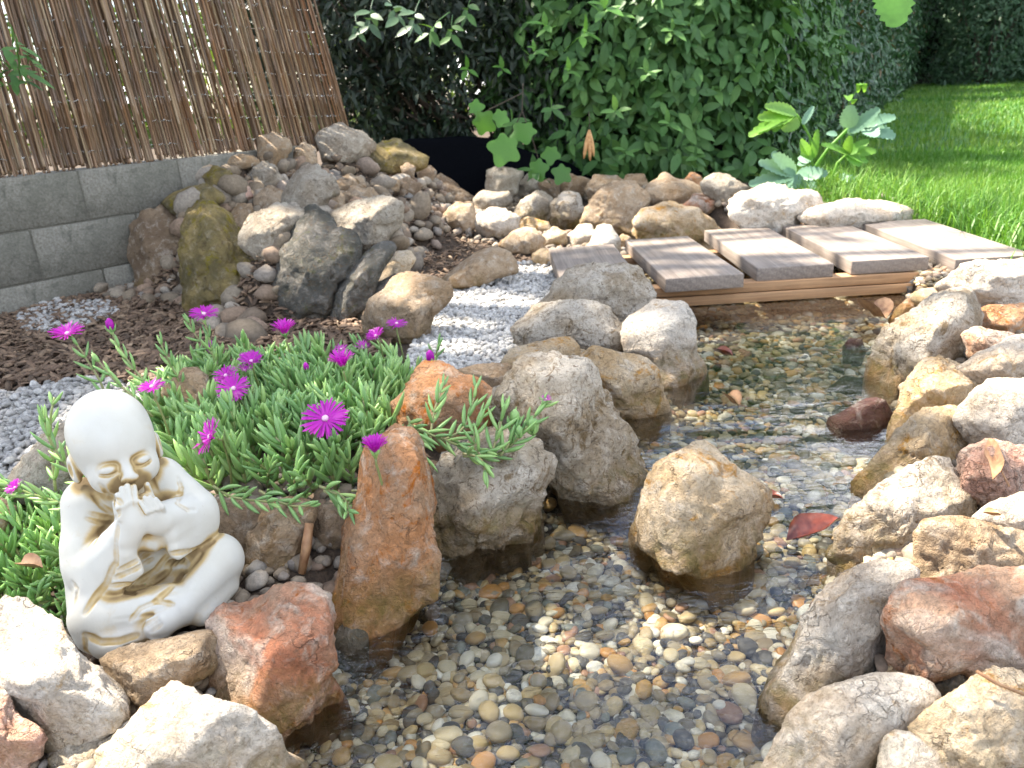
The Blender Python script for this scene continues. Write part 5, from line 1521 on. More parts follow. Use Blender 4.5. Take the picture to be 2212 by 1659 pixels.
ANG = []
for k in range(8):
    D, F, s_ = rock_shape(3000 + k, 2, 10, .8)
    ANG.append((D * s_[:, None] * np.array([1.08, .84, .68]), F))
def stones_obj(name, poly, spacing, size, mat, label, layers=2, seed=0, keep=None, cat='gravel', tilt=.5, zoff=0.0):
    global TEMPL
    keepT = TEMPL; TEMPL = ANG
    pos, R, s, t, ti = lay_stones(poly, spacing, size, ground_z, layers=layers, seed=seed, keep=keep, tilt=tilt, zoff=zoff)
    TEMPL = keepT
    Vs, Fs, Ts, off = [], [], [], 0
    for k in range(len(ANG)):
        q = ti == k
        if not q.any(): continue
        V, F, T = scatter(ANG[k][0], ANG[k][1], pos[q], R[q], s[q], t[q])
        Vs.append(V); Fs.append(F + off); Ts.append(T); off += len(V)
    o = mesh_obj(name, np.vstack(Vs), np.vstack(Fs), mat, attrs={'tint': np.concatenate(Ts)}, smooth=False)
    return tag(o, label, cat, kind='stuff')
stones_obj('white_gravel', region_w([(870, 800), (890, 745), (950, 640), (1000, 605), (1110, 572), (1190, 555), (1225, 610), (1225, 660), (1140, 700), (1130, 750), (1095, 800), (1000, 815)], .045), .0155, .0088, M_GRAV, 'patch of white gravel between the round tan boulder and the shore rocks', layers=3, seed=31)
stones_obj('shaded_gravel', region_w([(-150, 870), (0, 850), (190, 815), (360, 850), (390, 905), (180, 930), (90, 1000), (0, 1060), (-150, 1100)], .04), .0155, .009, M_SHADE_GRAV, 'white gravel greyed for the shade left of the statue head', layers=3, seed=32)
stones_obj('shaded_gravel', region_w([(40, 690), (100, 655), (240, 655), (260, 680), (180, 715), (60, 725)], .04), .018, .010, M_SHADE_GRAV, 'small patch of white gravel greyed for shade at the foot of the block wall', layers=2, seed=33, zoff=.012)
dstream = lambda X, Y: ~in_poly(X, Y, STREAM) | (poly_dist(X, Y, STREAM) < .05)
RIGHTB = [(.36, .3), (.42, .9), (.62, 1.1), (.85, 1.6), (1.2, 2.1), (1.35, 2.5), (1.5, 2.9), (2.1, 2.5), (1.9, 1.2), (1.3, .4)]
stones_obj('bank_pebbles', RIGHTB, .030, .0155, M_RUB, 'small stones filling the gaps between the rocks of the right bank', layers=2, seed=34, keep=dstream, tilt=.4)
LEFTB = region_w([(-100, 1800), (-100, 1330), (150, 1330), (440, 1080), (760, 1080), (940, 1160), (950, 1240), (740, 1330), (720, 1480), (560, 1700)], .02)
stones_obj('shore_pebbles', LEFTB, .028, .015, M_RUB, 'pebbles in the gaps between the rocks round the statue', layers=2, seed=35, tilt=.4)
stones_obj('heap_rubble', HEAP, .070, .034, M_RUB, 'small rubble stones between the boulders of the heap', layers=2, seed=36, tilt=.6)
ISL = region_w([(840, 480), (960, 460), (1130, 460), (1370, 490), (1350, 560), (1200, 560), (1050, 520), (850, 520)], .05)
HEAP2 = region_w([(380, 560), (420, 400), (620, 330), (760, 380), (900, 440), (860, 520), (700, 500), (580, 580), (480, 600)], .25)
stones_obj('heap_stones', HEAP2, .095, .050, M_RUB, 'fist sized stones piled between the boulders of the heap', layers=2, seed=46, tilt=.6)
stones_obj('island_rubble', ISL, .040, .018, M_RUB, 'small stones strewn over the crest of the island', layers=2, seed=37, tilt=.5)
BACKR = [(-.4, 4.4), (.1, 4.55), (.5, 4.85), (.95, 4.45), (1.2, 3.9), (1.3, 3.4), (1.8, 3.3), (2.1, 3.9), (1.5, 4.7), (.6, 5.4), (-.4, 5.2)]
stones_obj('back_rubble', BACKR, .050, .022, M_RUB, 'small stones under the row of rocks behind the pond', layers=2, seed=38, tilt=.5)

# ------------------------------------------------------------------ ice plant
def ice_mat(name, a, b_, c):
    m, nt, b, out = new_mat(name)
    L = nt.links.new
    at = nt.nodes.new('ShaderNodeAttribute'); at.attribute_name = 'tint'
    info = nt.nodes.new('ShaderNodeObjectInfo')
    rr = mathn(nt, 'FRACT', mathn(nt, 'ADD', mathn(nt, 'MULTIPLY', info.outputs['Random'], 2.3), at.outputs['Fac']))
    col = ramp(nt, rr, [(0, a), (.5, b_), (1, c)])
    L(col, b.inputs['Base Color']); b.inputs['Roughness'].default_value = .38; b.inputs['Specular IOR Level'].default_value = .45
    b.inputs['Subsurface Weight'].default_value = .15
    b.inputs['Subsurface Radius'].default_value = (.004, .008, .002)
    b.inputs['Subsurface Scale'].default_value = 1.0
    return m
M_ICE = ice_mat('ice_plant_leaf', (.16, .30, .105), (.22, .38, .125), (.31, .46, .15))
M_ICE_STEM = ice_mat('ice_plant_stem', (.20, .22, .08), (.26, .24, .11), (.22, .28, .09))
def fleshy_leaf(Lh, w, bend, seed=0):
    """succulent leaf along +y, curving up to +z"""
    n = 6
    t = np.linspace(0, 1, n)
    pts = np.stack([0 * t, Lh * (t - .12 * bend * t * t), Lh * bend * (t ** 1.6) * .45], 1)
    rad = w * np.array([.62, .85, 1.0, .95, .68, .10])
    return tube(pts, rad, 5)
def shoot_bag(seed, length, pairs, leaf_len, leaf_w, path=None, open_=.9, tip_dense=True):
    r = np.random.default_rng(seed)
    bag = Bag()
    if path is None:
        t = np.linspace(0, 1, 7)
        bx, by = r.normal(0, .25), r.normal(0, .25)
        path = np.stack([bx * length * t ** 2, by * length * t ** 2, length * (t - .1 * t * t)], 1)
    path = np.array(path, float)
    seg = np.linalg.norm(np.diff(path, axis=0), axis=1); cum = np.concatenate([[0], np.cumsum(seg)]); tot = cum[-1]
    V, F = tube(path, np.linspace(leaf_w * .62, leaf_w * .45, len(path)), 5); bag.add(V, F, 5.5)
    for i in range(pairs):
        f = (i + .6) / pairs
        if tip_dense: f = 1 - (1 - f) ** 1.25
        d = f * tot
        p = np.array([np.interp(d, cum, path[:, k]) for k in range(3)])
        q = np.array([np.interp(min(tot, d + .01 * tot) + 1e-5, cum, path[:, k]) for k in range(3)])
        q0 = np.array([np.interp(max(0, d - .03 * tot), cum, path[:, k]) for k in range(3)])
        ax = q - q0; ax /= np.linalg.norm(ax) + 1e-9
        ref = np.cross(ax, [.3, .9, .2]); ref /= np.linalg.norm(ref) + 1e-9
        ang0 = i * math.pi / 2 + r.normal(0, .25)
        for s in (0, 1):
            ang = ang0 + s * math.pi
            side = ref * math.cos(ang) + np.cross(ax, ref) * math.sin(ang)
            up = open_ * (1 - .75 * f) + r.normal(0, .1)
            yv = side * math.sin(up + .25) + ax * math.cos(up + .25)
            yv /= np.linalg.norm(yv)
            zv = ax - yv * (ax @ yv); zv /= np.linalg.norm(zv) + 1e-9
            xv = np.cross(yv, zv)
            Lh = leaf_len * r.uniform(.75, 1.15) * (1 - .45 * f ** 3)
            V, F = fleshy_leaf(Lh, leaf_w * r.uniform(.85, 1.1) * (1 - .25 * f), r.uniform(.2, .9))
            bag.add(V @ np.stack([xv, yv, zv], 0) + p, F, r.random() * .6)
    return bag
def bag_mesh(bag, name, mats):
    V = np.vstack(bag.V); F = np.vstack(bag.F); T = np.concatenate(bag.T)
    mi = (T[F[:, 0]] > 3).astype(np.int32)
    return make_mesh(name, V, F, mats, attrs={'tint': np.where(T > 3, .3, T)}, matidx=mi)
SHOOTS = []
for k in range(16):
    rr_ = np.random.default_rng(700 + k)
    SHOOTS.append(bag_mesh(shoot_bag(700 + k, rr_.uniform(.075, .115), int(rr_.integers(4, 7)), rr_.uniform(.046, .060), .0049, open_=rr_.uniform(.65, 1.0)), 'shoot', (M_ICE, M_ICE_STEM)))

def plant_clump(root, poly_px, z, n, r, lean_dir=None, hscale=(1.05, 1.45), lean=.6, name='shoot'):
    W = np.array(region_w(poly_px, z)); lo, hi = W.min(0), W.max(0)
    # even spread: best candidate sampling
    pts = []
    area = abs(np.sum(W[:, 0] * np.roll(W[:, 1], -1) - W[:, 1] * np.roll(W[:, 0], -1))) / 2
    dmin = .78 * math.sqrt(area / n)
    tries = 0
    while len(pts) < n and tries < 60000:
        tries += 1
        p = lo + (hi - lo) * r.random(2)
        if not in_poly(np.array([p[0]]), np.array([p[1]]), W)[0]: continue
        if pts and min((p[0] - q[0]) ** 2 + (p[1] - q[1]) ** 2 for q in pts) < dmin ** 2: 
            if tries % 400 == 0: dmin *= .97
            continue
        pts.append(p)
    ed = poly_dist(np.array([p[0] for p in pts]), np.array([p[1] for p in pts]), W)
    cen = W.mean(0)
    for p, e in zip(pts, ed):
        zg = float(ground_z(np.array([p[0]]), np.array([p[1]]))[0])
        out = (p - cen) / (np.linalg.norm(p - cen) + 1e-6)
        tl = lean * r.normal(0, 1) * .5
        a = r.uniform(0, 6.28)
        d = Vector((math.cos(a) * tl + out[0] * .55 * math.exp(-e / .05), math.sin(a) * tl + out[1] * .55 * math.exp(-e / .05), 1))
        if lean_dir is not None: d += Vector(lean_dir)
        q = Vector((0, 0, 1)).rotation_difference(d.normalized())
        s = r.uniform(*hscale)
        o = bpy.data.objects.new(name, SHOOTS[int(r.integers(len(SHOOTS)))])
        o.matrix_world = Matrix.Translation((p[0], p[1], zg - .012)) @ q.to_matrix().to_4x4() @ Matrix.Rotation(r.uniform(0, 6.28), 4, 'Z') @ Matrix.Diagonal((s, s, s, 1))
        link(o, root); o.matrix_parent_inverse = Matrix.Translation(root.location).inverted()
    return len(pts)
r = np.random.default_rng(55)
ice = empty('ice_plant', tuple(at_z(650, 980, .08)), 'large mat of bright green ice plant with magenta flowers behind the statue', 'plant', 'ice plants with magenta daisy flowers')
plant_clump(ice, [(330, 900), (340, 850), (430, 800), (560, 790), (700, 790), (880, 815), (890, 860), (850, 905), (840, 960), (800, 1010), (760, 1065), (660, 1072), (560, 1066), (440, 1060), (350, 1010)], .085, 262, r)
ice2 = empty('ice_plant', tuple(at_z(60, 1200, .06)), 'smaller clump of ice plant in the shade left of the statue', 'plant', 'ice plants with magenta daisy flowers')
plant_clump(ice2, [(-120, 1120), (30, 1100), (110, 1050), (190, 1040), (240, 1200), (230, 1330), (120, 1350), (0, 1345), (-120, 1380)], .06, 110, r, hscale=(.8, 1.1))

def runner(root, px, y0, y1, pairs, seed, leaf=.046, name='shoot', wz=.0041, arch=0.0):
    """a longer stem traced through picture points between two distances"""
    n = len(px)
    pts = [at_y(px[i][0], px[i][1], y0 + (y1 - y0) * i / (n - 1)) for i in range(n)]
    # smooth
    t = np.linspace(0, n - 1, 4 * n)
    pts = np.array(pts)
    P = np.stack([np.interp(t, np.arange(n), pts[:, k]) for k in range(3)], 1)
    for _ in range(3): P[1:-1] = (P[:-2] + 2 * P[1:-1] + P[2:]) / 4
    bag = shoot_bag(seed, 1, pairs, leaf, wz, path=P, open_=.85, tip_dense=False)
    me = bag_mesh(bag, name, (M_ICE, M_ICE_STEM))
    o = bpy.data.objects.new(name, me); link(o, root); o.matrix_parent_inverse = Matrix.Translation(root.location).inverted()
    return P[-1]
RUN = [
    (ice, [(235, 870), (215, 820), (190, 780), (160, 735)], 1.50, 1.52, 5), (ice, [(340, 860), (300, 810), (262, 760), (238, 712)], 1.52, 1.58, 6),
    (ice, [(400, 850), (370, 790), (350, 750), (347, 735)], 1.6, 1.62, 5), (ice, [(480, 800), (455, 760), (425, 730), (405, 690)], 1.75, 1.78, 6),
    (ice, [(470, 800), (460, 770), (450, 720), (441, 690)], 1.72, 1.74, 4), (ice, [(120, 1060), (112, 980), (108, 900), (118, 858)], 1.15, 1.2, 5),
    (ice, [(330, 900), (280, 850), (240, 815), (205, 770)], 1.42, 1.45, 5),
    (ice, [(860, 900), (900, 880), (880, 840), (905, 780)], 1.62, 1.62, 5), (ice, [(920, 800), (935, 790), (940, 770), (950, 740)], 1.80, 1.80, 5),
    # trailing over the rocks to the right
    (ice, [(880, 900), (900, 945), (915, 990), (915, 1050)], 1.22, 1.10, 6), (ice, [(880, 920), (960, 950), (1020, 975), (1060, 975)], 1.22, 1.14, 8),
    (ice, [(1000, 985), (1060, 990), (1110, 960), (1150, 905), (1178, 872)], 1.15, 1.16, 9), (ice, [(930, 950), (935, 900), (950, 850), (960, 825)], 1.24, 1.32, 6),
    (ice, [(960, 950), (1000, 930), (1020, 880), (1030, 830)], 1.22, 1.32, 7), (ice, [(1040, 985), (1020, 960), (1030, 920), (1050, 880)], 1.14, 1.18, 6),
    (ice, [(1060, 985), (1075, 940), (1085, 900), (1090, 880)], 1.14, 1.17, 5), (ice, [(890, 940), (880, 980), (900, 1010), (905, 1040)], 1.14, 1.08, 5),
    (ice, [(1000, 980), (1030, 985), (1045, 1000), (1048, 1025)], 1.13, 1.09, 4), (ice, [(1080, 985), (1100, 960), (1105, 930), (1110, 905)], 1.14, 1.17, 4),
    (ice, [(700, 1060), (735, 1085), (770, 1090), (800, 1080)], 1.10, 1.03, 5), (ice, [(690, 1050), (745, 1075), (750, 1095), (752, 1108)], 1.06, 1.0, 4),
    (ice, [(760, 1060), (800, 1060), (830, 1040), (855, 1010)], 1.08, 1.06, 5), (ice, [(560, 1060), (600, 1085), (640, 1095), (680, 1090)], 1.08, 1.03, 5),
    (ice, [(460, 1050), (500, 1075), (540, 1080), (590, 1085)], 1.08, 1.03, 5),
    (ice2, [(160, 1290), (100, 1300), (40, 1310), (-30, 1350)], .98, .90, 6), (ice2, [(170, 1100), (110, 1080), (60, 1065), (10, 1045)], 1.05, 1.05, 6),
    (ice2, [(190, 1060), (150, 1010), (110, 960), (95, 900)], 1.10, 1.12, 6),
]
for i, (root, px, a_, b_, pr) in enumerate(RUN): runner(root, px, a_, b_, pr, 900 + i)

# flowers
def petal_mat(name, a, b_):
    m, nt, b, out = new_mat(name)
    L = nt.links.new
    at = nt.nodes.new('ShaderNodeAttribute'); at.attribute_name = 'tint'
    c = mixc(nt, at.outputs['Fac'], a, b_)
    L(c, b.inputs['Base Color']); b.inputs['Roughness'].default_value = .35
    t = nt.nodes.new('ShaderNodeBsdfTranslucent'); L(c, t.inputs['Color'])
    ms = nt.nodes.new('ShaderNodeMixShader'); ms.inputs[0].default_value = .4
    L(b.outputs[0], ms.inputs[1]); L(t.outputs[0], ms.inputs[2]); L(ms.outputs[0], out.inputs['Surface'])
    return m
M_PET = petal_mat('magenta_petal', (.52, .010, .46, 1), (.75, .04, .62, 1))
m, nt, b, out = new_mat('flower_centre'); b.inputs['Base Color'].default_value = (.75, .50, .62, 1); M_CEN = m
def flower(root, px, py, wpx, cup, face, z=None, y=None, petals=46, foot=True):
    """cup: 0 flat .. 1 closed; face: direction the flower looks at"""
    c = at_y(px, py, y) if y else at_z(px, py, z)
    dep = float((c - _C) @ (_R @ np.array([0, 0, -1.0])))
    Rr = wpx * dep / FPX / 2
    if cup > .55: Rr *= 1.6
    r2 = np.random.default_rng(int(px * 7 + py))
    f = np.array(face, float); f /= np.linalg.norm(f)
    x = np.cross([0, 0, 1.0], f); x /= np.linalg.norm(x) + 1e-9
    yv = np.cross(f, x)
    V, F, T = [], [], []
    nP = petals
    r0 = Rr * .12
    r2_j = r2.normal(0, .09, nP)
    for i in range(nP):
        a = i / nP * 2 * math.pi
        V.append([r0 * math.cos(a - math.pi / nP), r0 * math.sin(a - math.pi / nP), 0]); T.append(.9)
    V.append([0, 0, -r0 * .3]); T.append(1); cidx = nP
    for i in range(nP):
        a = i / nP * 2 * math.pi + r2.normal(0, .03)
        el = cup * 1.35 + r2.normal(0, .07) + (.16 if i % 2 else 0)
        Lp = Rr * r2.uniform(.86, 1.05)
        w = Rr * .040
        rad = np.array([math.cos(a), math.sin(a), 0]); tan = np.array([-math.sin(a), math.cos(a), 0]); up = np.array([0, 0, 1.0])
        base = len(V)
        for t, ww, curl in ((.38, 1.0, 0), (.72, 1.15, .02), (.97, .75, -.03 * Rr), (1.0, .1, -.04 * Rr)):
            e = el * (1 - .25 * t) + r2_j[i]
            p = rad * (r0 + (Lp - r0) * t * math.cos(e)) + up * ((Lp - r0) * t * math.sin(e) + (curl if ww < 1 else 0))
            V.append(p - tan * w * ww); V.append(p + tan * w * ww); tt = .15 + r2.random() * .4
            T += [tt, tt]
        j = (i + 1) % nP
        F.append([i, j, base + 1, base])
        for q in range(3):
            k = base + 2 * q
            F.append([k, k + 1, k + 3, k + 2])
    tri = np.array([[cidx, (i + 1) % nP, i] for i in range(nP)])
    V = np.array(V); W = V[:, :1] * x + V[:, 1:2] * yv + V[:, 2:3] * f
    fl = bpy.data.objects.new('flower', make_mesh('flower', W, [np.array(F), tri], (M_PET,), attrs={'tint': np.array(T)}))
    fl.location = c; link(fl, root); fl.matrix_parent_inverse = Matrix.Translation(root.location).inverted()
    if cup < .8:
        D, FF = ico(2)
        P = D * np.array([1, 1, .8]) * r0 * 1.15 * (1 + .15 * vnoise(D * 5, 3)[:, None])
        P = P + np.array([0, 0, r0 * .5])
        o = mesh_obj('flower_centre', P[:, :1] * x + P[:, 1:2] * yv + P[:, 2:3] * f, FF, M_CEN, fl)
    # sepals
    bag = Bag()
    for k in range(5):
        a = k * 1.257
        s0 = x * math.cos(a) + yv * math.sin(a)
        e = max(.1, cup * 1.2)
        pts = [-f * .006, s0 * r0 * 1.3 + f * r0 * .2 - f * .003, s0 * (r0 + .012 * math.cos(e)) + f * (.012 * math.sin(e)) - f * .004]
        Vt, Ft = tube(pts, [.003, .0028, .0004], 5); bag.add(Vt, Ft, .3)
    Vt, Ft = tube([-f * .011, -f * .004, f * .001], [.0028, .0045, r0 * 1.1], 7); bag.add(Vt, Ft, .5)
    o = bag.build('calyx', M_ICE, fl)
    if foot:
        g = float(ground_z(np.array([c[0]]), np.array([c[1]]))[0])
        low = np.array([c[0] + .01, c[1] + .01, max(g, c[2] - .13)])
        tip = c - f * .010
        mid = tip * .5 + low * .5 - f * .012 * np.array([1, 1, 0])
        Vt, Ft = tube([low, mid, tip - f * .012, tip], [.0024, .0022, .002, .002], 6)
        o = mesh_obj('flower_stalk', Vt, Ft, M_ICE_STEM, root); o.matrix_parent_inverse = Matrix.Translation(root.location).inverted()
UPV = (0.05, -.28, 1)
FL = [
    (ice, 146, 722, 76, .30, (0, -.15, 1), None, 1.52), (ice, 441, 679, 66, .22, (.1, -.2, 1), None, 1.74), (ice, 615, 720, 46, .85, (0, -.1, 1), .205, None),
    (ice, 543, 781, 60, .48, (.1, -.35, 1), .20, None), (ice, 328, 836, 62, .10, (0, -.1, 1), None, 1.36), (ice, 505, 840, 76, .18, (0, -.6, .9), .20, None),
    (ice, 488, 812, 60, .25, (-.2, -.3, 1), .195, None), (ice, 528, 800, 40, .5, (.3, 0, 1), .19, None), (ice, 456, 944, 92, .28, (-.75, -.5, .65), .205, None),
    (ice, 740, 790, 52, .88, (0, -.15, 1), .20, None), (ice, 703, 905, 108, .06, (.1, -.45, .85), .205, None), (ice, 810, 975, 54, .90, (.05, -.1, 1), None, 1.0),
    (ice, 812, 726, 48, .4, (-.3, -.3, .9), .19, None), (ice, 857, 699, 48, .12, (.1, -.1, 1), .18, None), (ice, 737, 754, 34, .3, (0, -.2, 1), .18, None),
    (ice, 1180, 862, 26, .35, (.1, -.2, 1), None, 1.16), (ice2, 33, 1054, 44, .4, (-.3, -.4, .8), None, 1.04), (ice, 357, 1004, 34, .4, (.2, -.4, .8), .16, None),
    (ice, 783, 752, 26, .6, (.2, -.2, 1), .17, None),
]
for (root, px, py, w, cup, face, z, y) in FL: flower(root, px, py, w, cup, face, z, y, petals=58 if w > 40 else 28, foot=(px, py) not in ((146, 722), (441, 679), (1180, 862), (33, 1054)))
# closed buds
def bud(root, px, py, hpx, z=None, y=None, colour=True):
    c = at_y(px, py, y) if y else at_z(px, py, z)
    dep = float((c - _C) @ (_R @ np.array([0, 0, -1.0]))); h = hpx * dep / FPX
    a = np.array([0, 0, 1.0]) * h
    V, F = tube([c - a * .5, c - a * .2, c + a * .25, c + a * .5], [h * .18, h * .33, h * .30, h * .08], 9)
    o = mesh_obj('bud', V, F, M_PET if colour else M_ICE, root, attrs={'tint': np.zeros(len(V))}); o.matrix_parent_inverse = Matrix.Translation(root.location).inverted()
    bag = Bag()
    for k in range(4):
        an = k * 1.57 + .4; s0 = np.array([math.cos(an), math.sin(an), 0])
        Vt, Ft = tube([c - a * .75, c - a * .5 + s0 * h * .25, c + s0 * h * .45 - a * .05], [h * .08, h * .12, h * .02], 5); bag.add(Vt, Ft, .3)
    g = float(ground_z(np.array([c[0]]), np.array([c[1]]))[0])
    if not y:
        Vt, Ft = tube([(c[0], c[1] + .01, max(g, c[2] - .12)), c - a * .5], .0022, 5); bag.add(Vt, Ft, .4)
    o = bag.build('calyx', M_ICE, root); o.matrix_parent_inverse = Matrix.Translation(root.location).inverted()
for (root, px, py, h_, z, y, col) in ((ice, 237, 700, 26, None, 1.58, True), (ice, 454, 748, 30, .19, None, True), (ice, 929, 769, 28, .16, None, True), (ice, 661, 791, 18, .19, None, True),
                                   (ice, 1112, 900, 34, None, 1.17, False), (ice, 1150, 915, 36, None, 1.16, False), (ice, 1122, 930, 24, None, 1.15, False), (ice, 605, 850, 26, .2, None, False), (ice, 780, 900, 26, .2, None, False)):
    bud(root, px, py, h_, z, y, col)

# ------------------------------------------------------------------ fallen leaves and sticks
m, nt, b, out = new_mat('dead_leaf_red')
tc = nt.nodes.new('ShaderNodeTexCoord').outputs['Object']
nt.links.new(ramp(nt, noise(nt, tc, 60, 4), [(.3, (.10, .02, .012)), (.7, (.26, .06, .03))]), b.inputs['Base Color']); b.inputs['Roughness'].default_value = .3
M_RED = m
m, nt, b, out = new_mat('dead_leaf_tan')
tc = nt.nodes.new('ShaderNodeTexCoord').outputs['Object']
nt.links.new(ramp(nt, noise(nt, tc, 60, 4), [(.3, (.20, .09, .04)), (.7, (.42, .24, .12))]), b.inputs['Base Color']); b.inputs['Roughness'].default_value = .6
M_TAN = m
def fallen(label, px0, px1, z, width, mat, zlift=0.0, name='dead_leaf', cat='leaf', fold=.25):
    a_, b2 = at_z(px0[0], px0[1], z), at_z(px1[0], px1[1], z)
    yv = b2 - a_; Lh = np.linalg.norm(yv); yv /= Lh
    zv = np.array([0, -.15, 1.0]); zv -= yv * (zv @ yv); zv /= np.linalg.norm(zv); xv = np.cross(yv, zv)
    LS = leaf_shape(width, fold, -.10, 8)
    V = LS[0] * Lh
    tw_ = (V[:, 1] / Lh - .3) * 1.1
    V = np.stack([V[:, 0] * np.cos(tw_) - V[:, 2] * np.sin(tw_), V[:, 1], V[:, 2] * np.cos(tw_) + np.abs(V[:, 0]) * .5 + V[:, 0] * np.sin(tw_) * .6 + .03 * Lh * np.sin(V[:, 1] / Lh * 9)], 1)
    top = V @ np.stack([xv, yv, zv], 0)
    n_ = len(top)
    VV = np.vstack([top, top - zv * .0012]); FF = np.vstack([LS[1], LS[1][:, ::-1] + n_])
    o = mesh_obj(name, VV, FF, mat); o.location = a_ + np.array([0, 0, zlift])
    return tag(o, label, cat)
fallen('red brown dead leaf floating in the stream by the wrinkled grey rock', (1698, 1170), (1822, 1140), .002, .46, M_RED, .003)
fallen('small rusty leaf in the water behind the lone cream rock', (1645, 1070), (1690, 1085), .004, .5, M_RED, .003)
fallen('orange leaf scrap floating near the small purple stone', (1935, 760), (1985, 775), .004, .5, M_TAN, .003)
fallen('curled yellow leaf under the bridge by the right shore', (1870, 672), (1905, 700), .01, .7, M_TAN, .006)
fallen('rusty leaf floating in front of the bridge on the left', (1545, 760), (1580, 775), .003, .5, M_RED, .003)
fallen('terracotta scrap of leaf under shallow water in midstream', (1570, 855), (1590, 885), -.01, .5, M_TAN, .002)
fallen('dry brown leaf standing on the reddish rock at the right edge', (2140, 1060), (2141, 985), .14, .20, M_TAN, .02)
fallen('crumpled dry leaf on the small bright white rock at the right edge', (2120, 1120), (2160, 1130), .155, .6, M_TAN, .01)
fallen('orange dead leaf among the shoots at the left edge', (45, 1215), (90, 1235), .13, .5, M_TAN, .0)
fallen('yellow leaf lying on the leafy patch behind the round tan boulder', (922, 500), (940, 494), .075, .6, M_TAN, .01)
def stick(label, px, zs, rad, mat):
    pts = [at_z(p[0], p[1], z) for p, z in zip(px, zs)]
    V, F = tube(pts, rad, 7)
    c = np.mean(pts, 0)
    o = mesh_obj('stick', V - c, F, mat); o.location = c
    return tag(o, label, 'stick')
stick('pale brown stick leaning between the pale wedge and the small square rock', [(668, 1130), (662, 1180), (652, 1238)], [.13, .10, .06], [.007, .008, .006], M_TAN)
stick('thin straw blade lying on the right bank rocks', [(2150, 985), (2165, 1020), (2180, 1050)], [.17, .15, .14], .0015, M_TAN)
stick('thin twig across the rust red boulder', [(2110, 1450), (2150, 1475), (2212, 1500)], [.16, .15, .14], .0018, M_TAN)
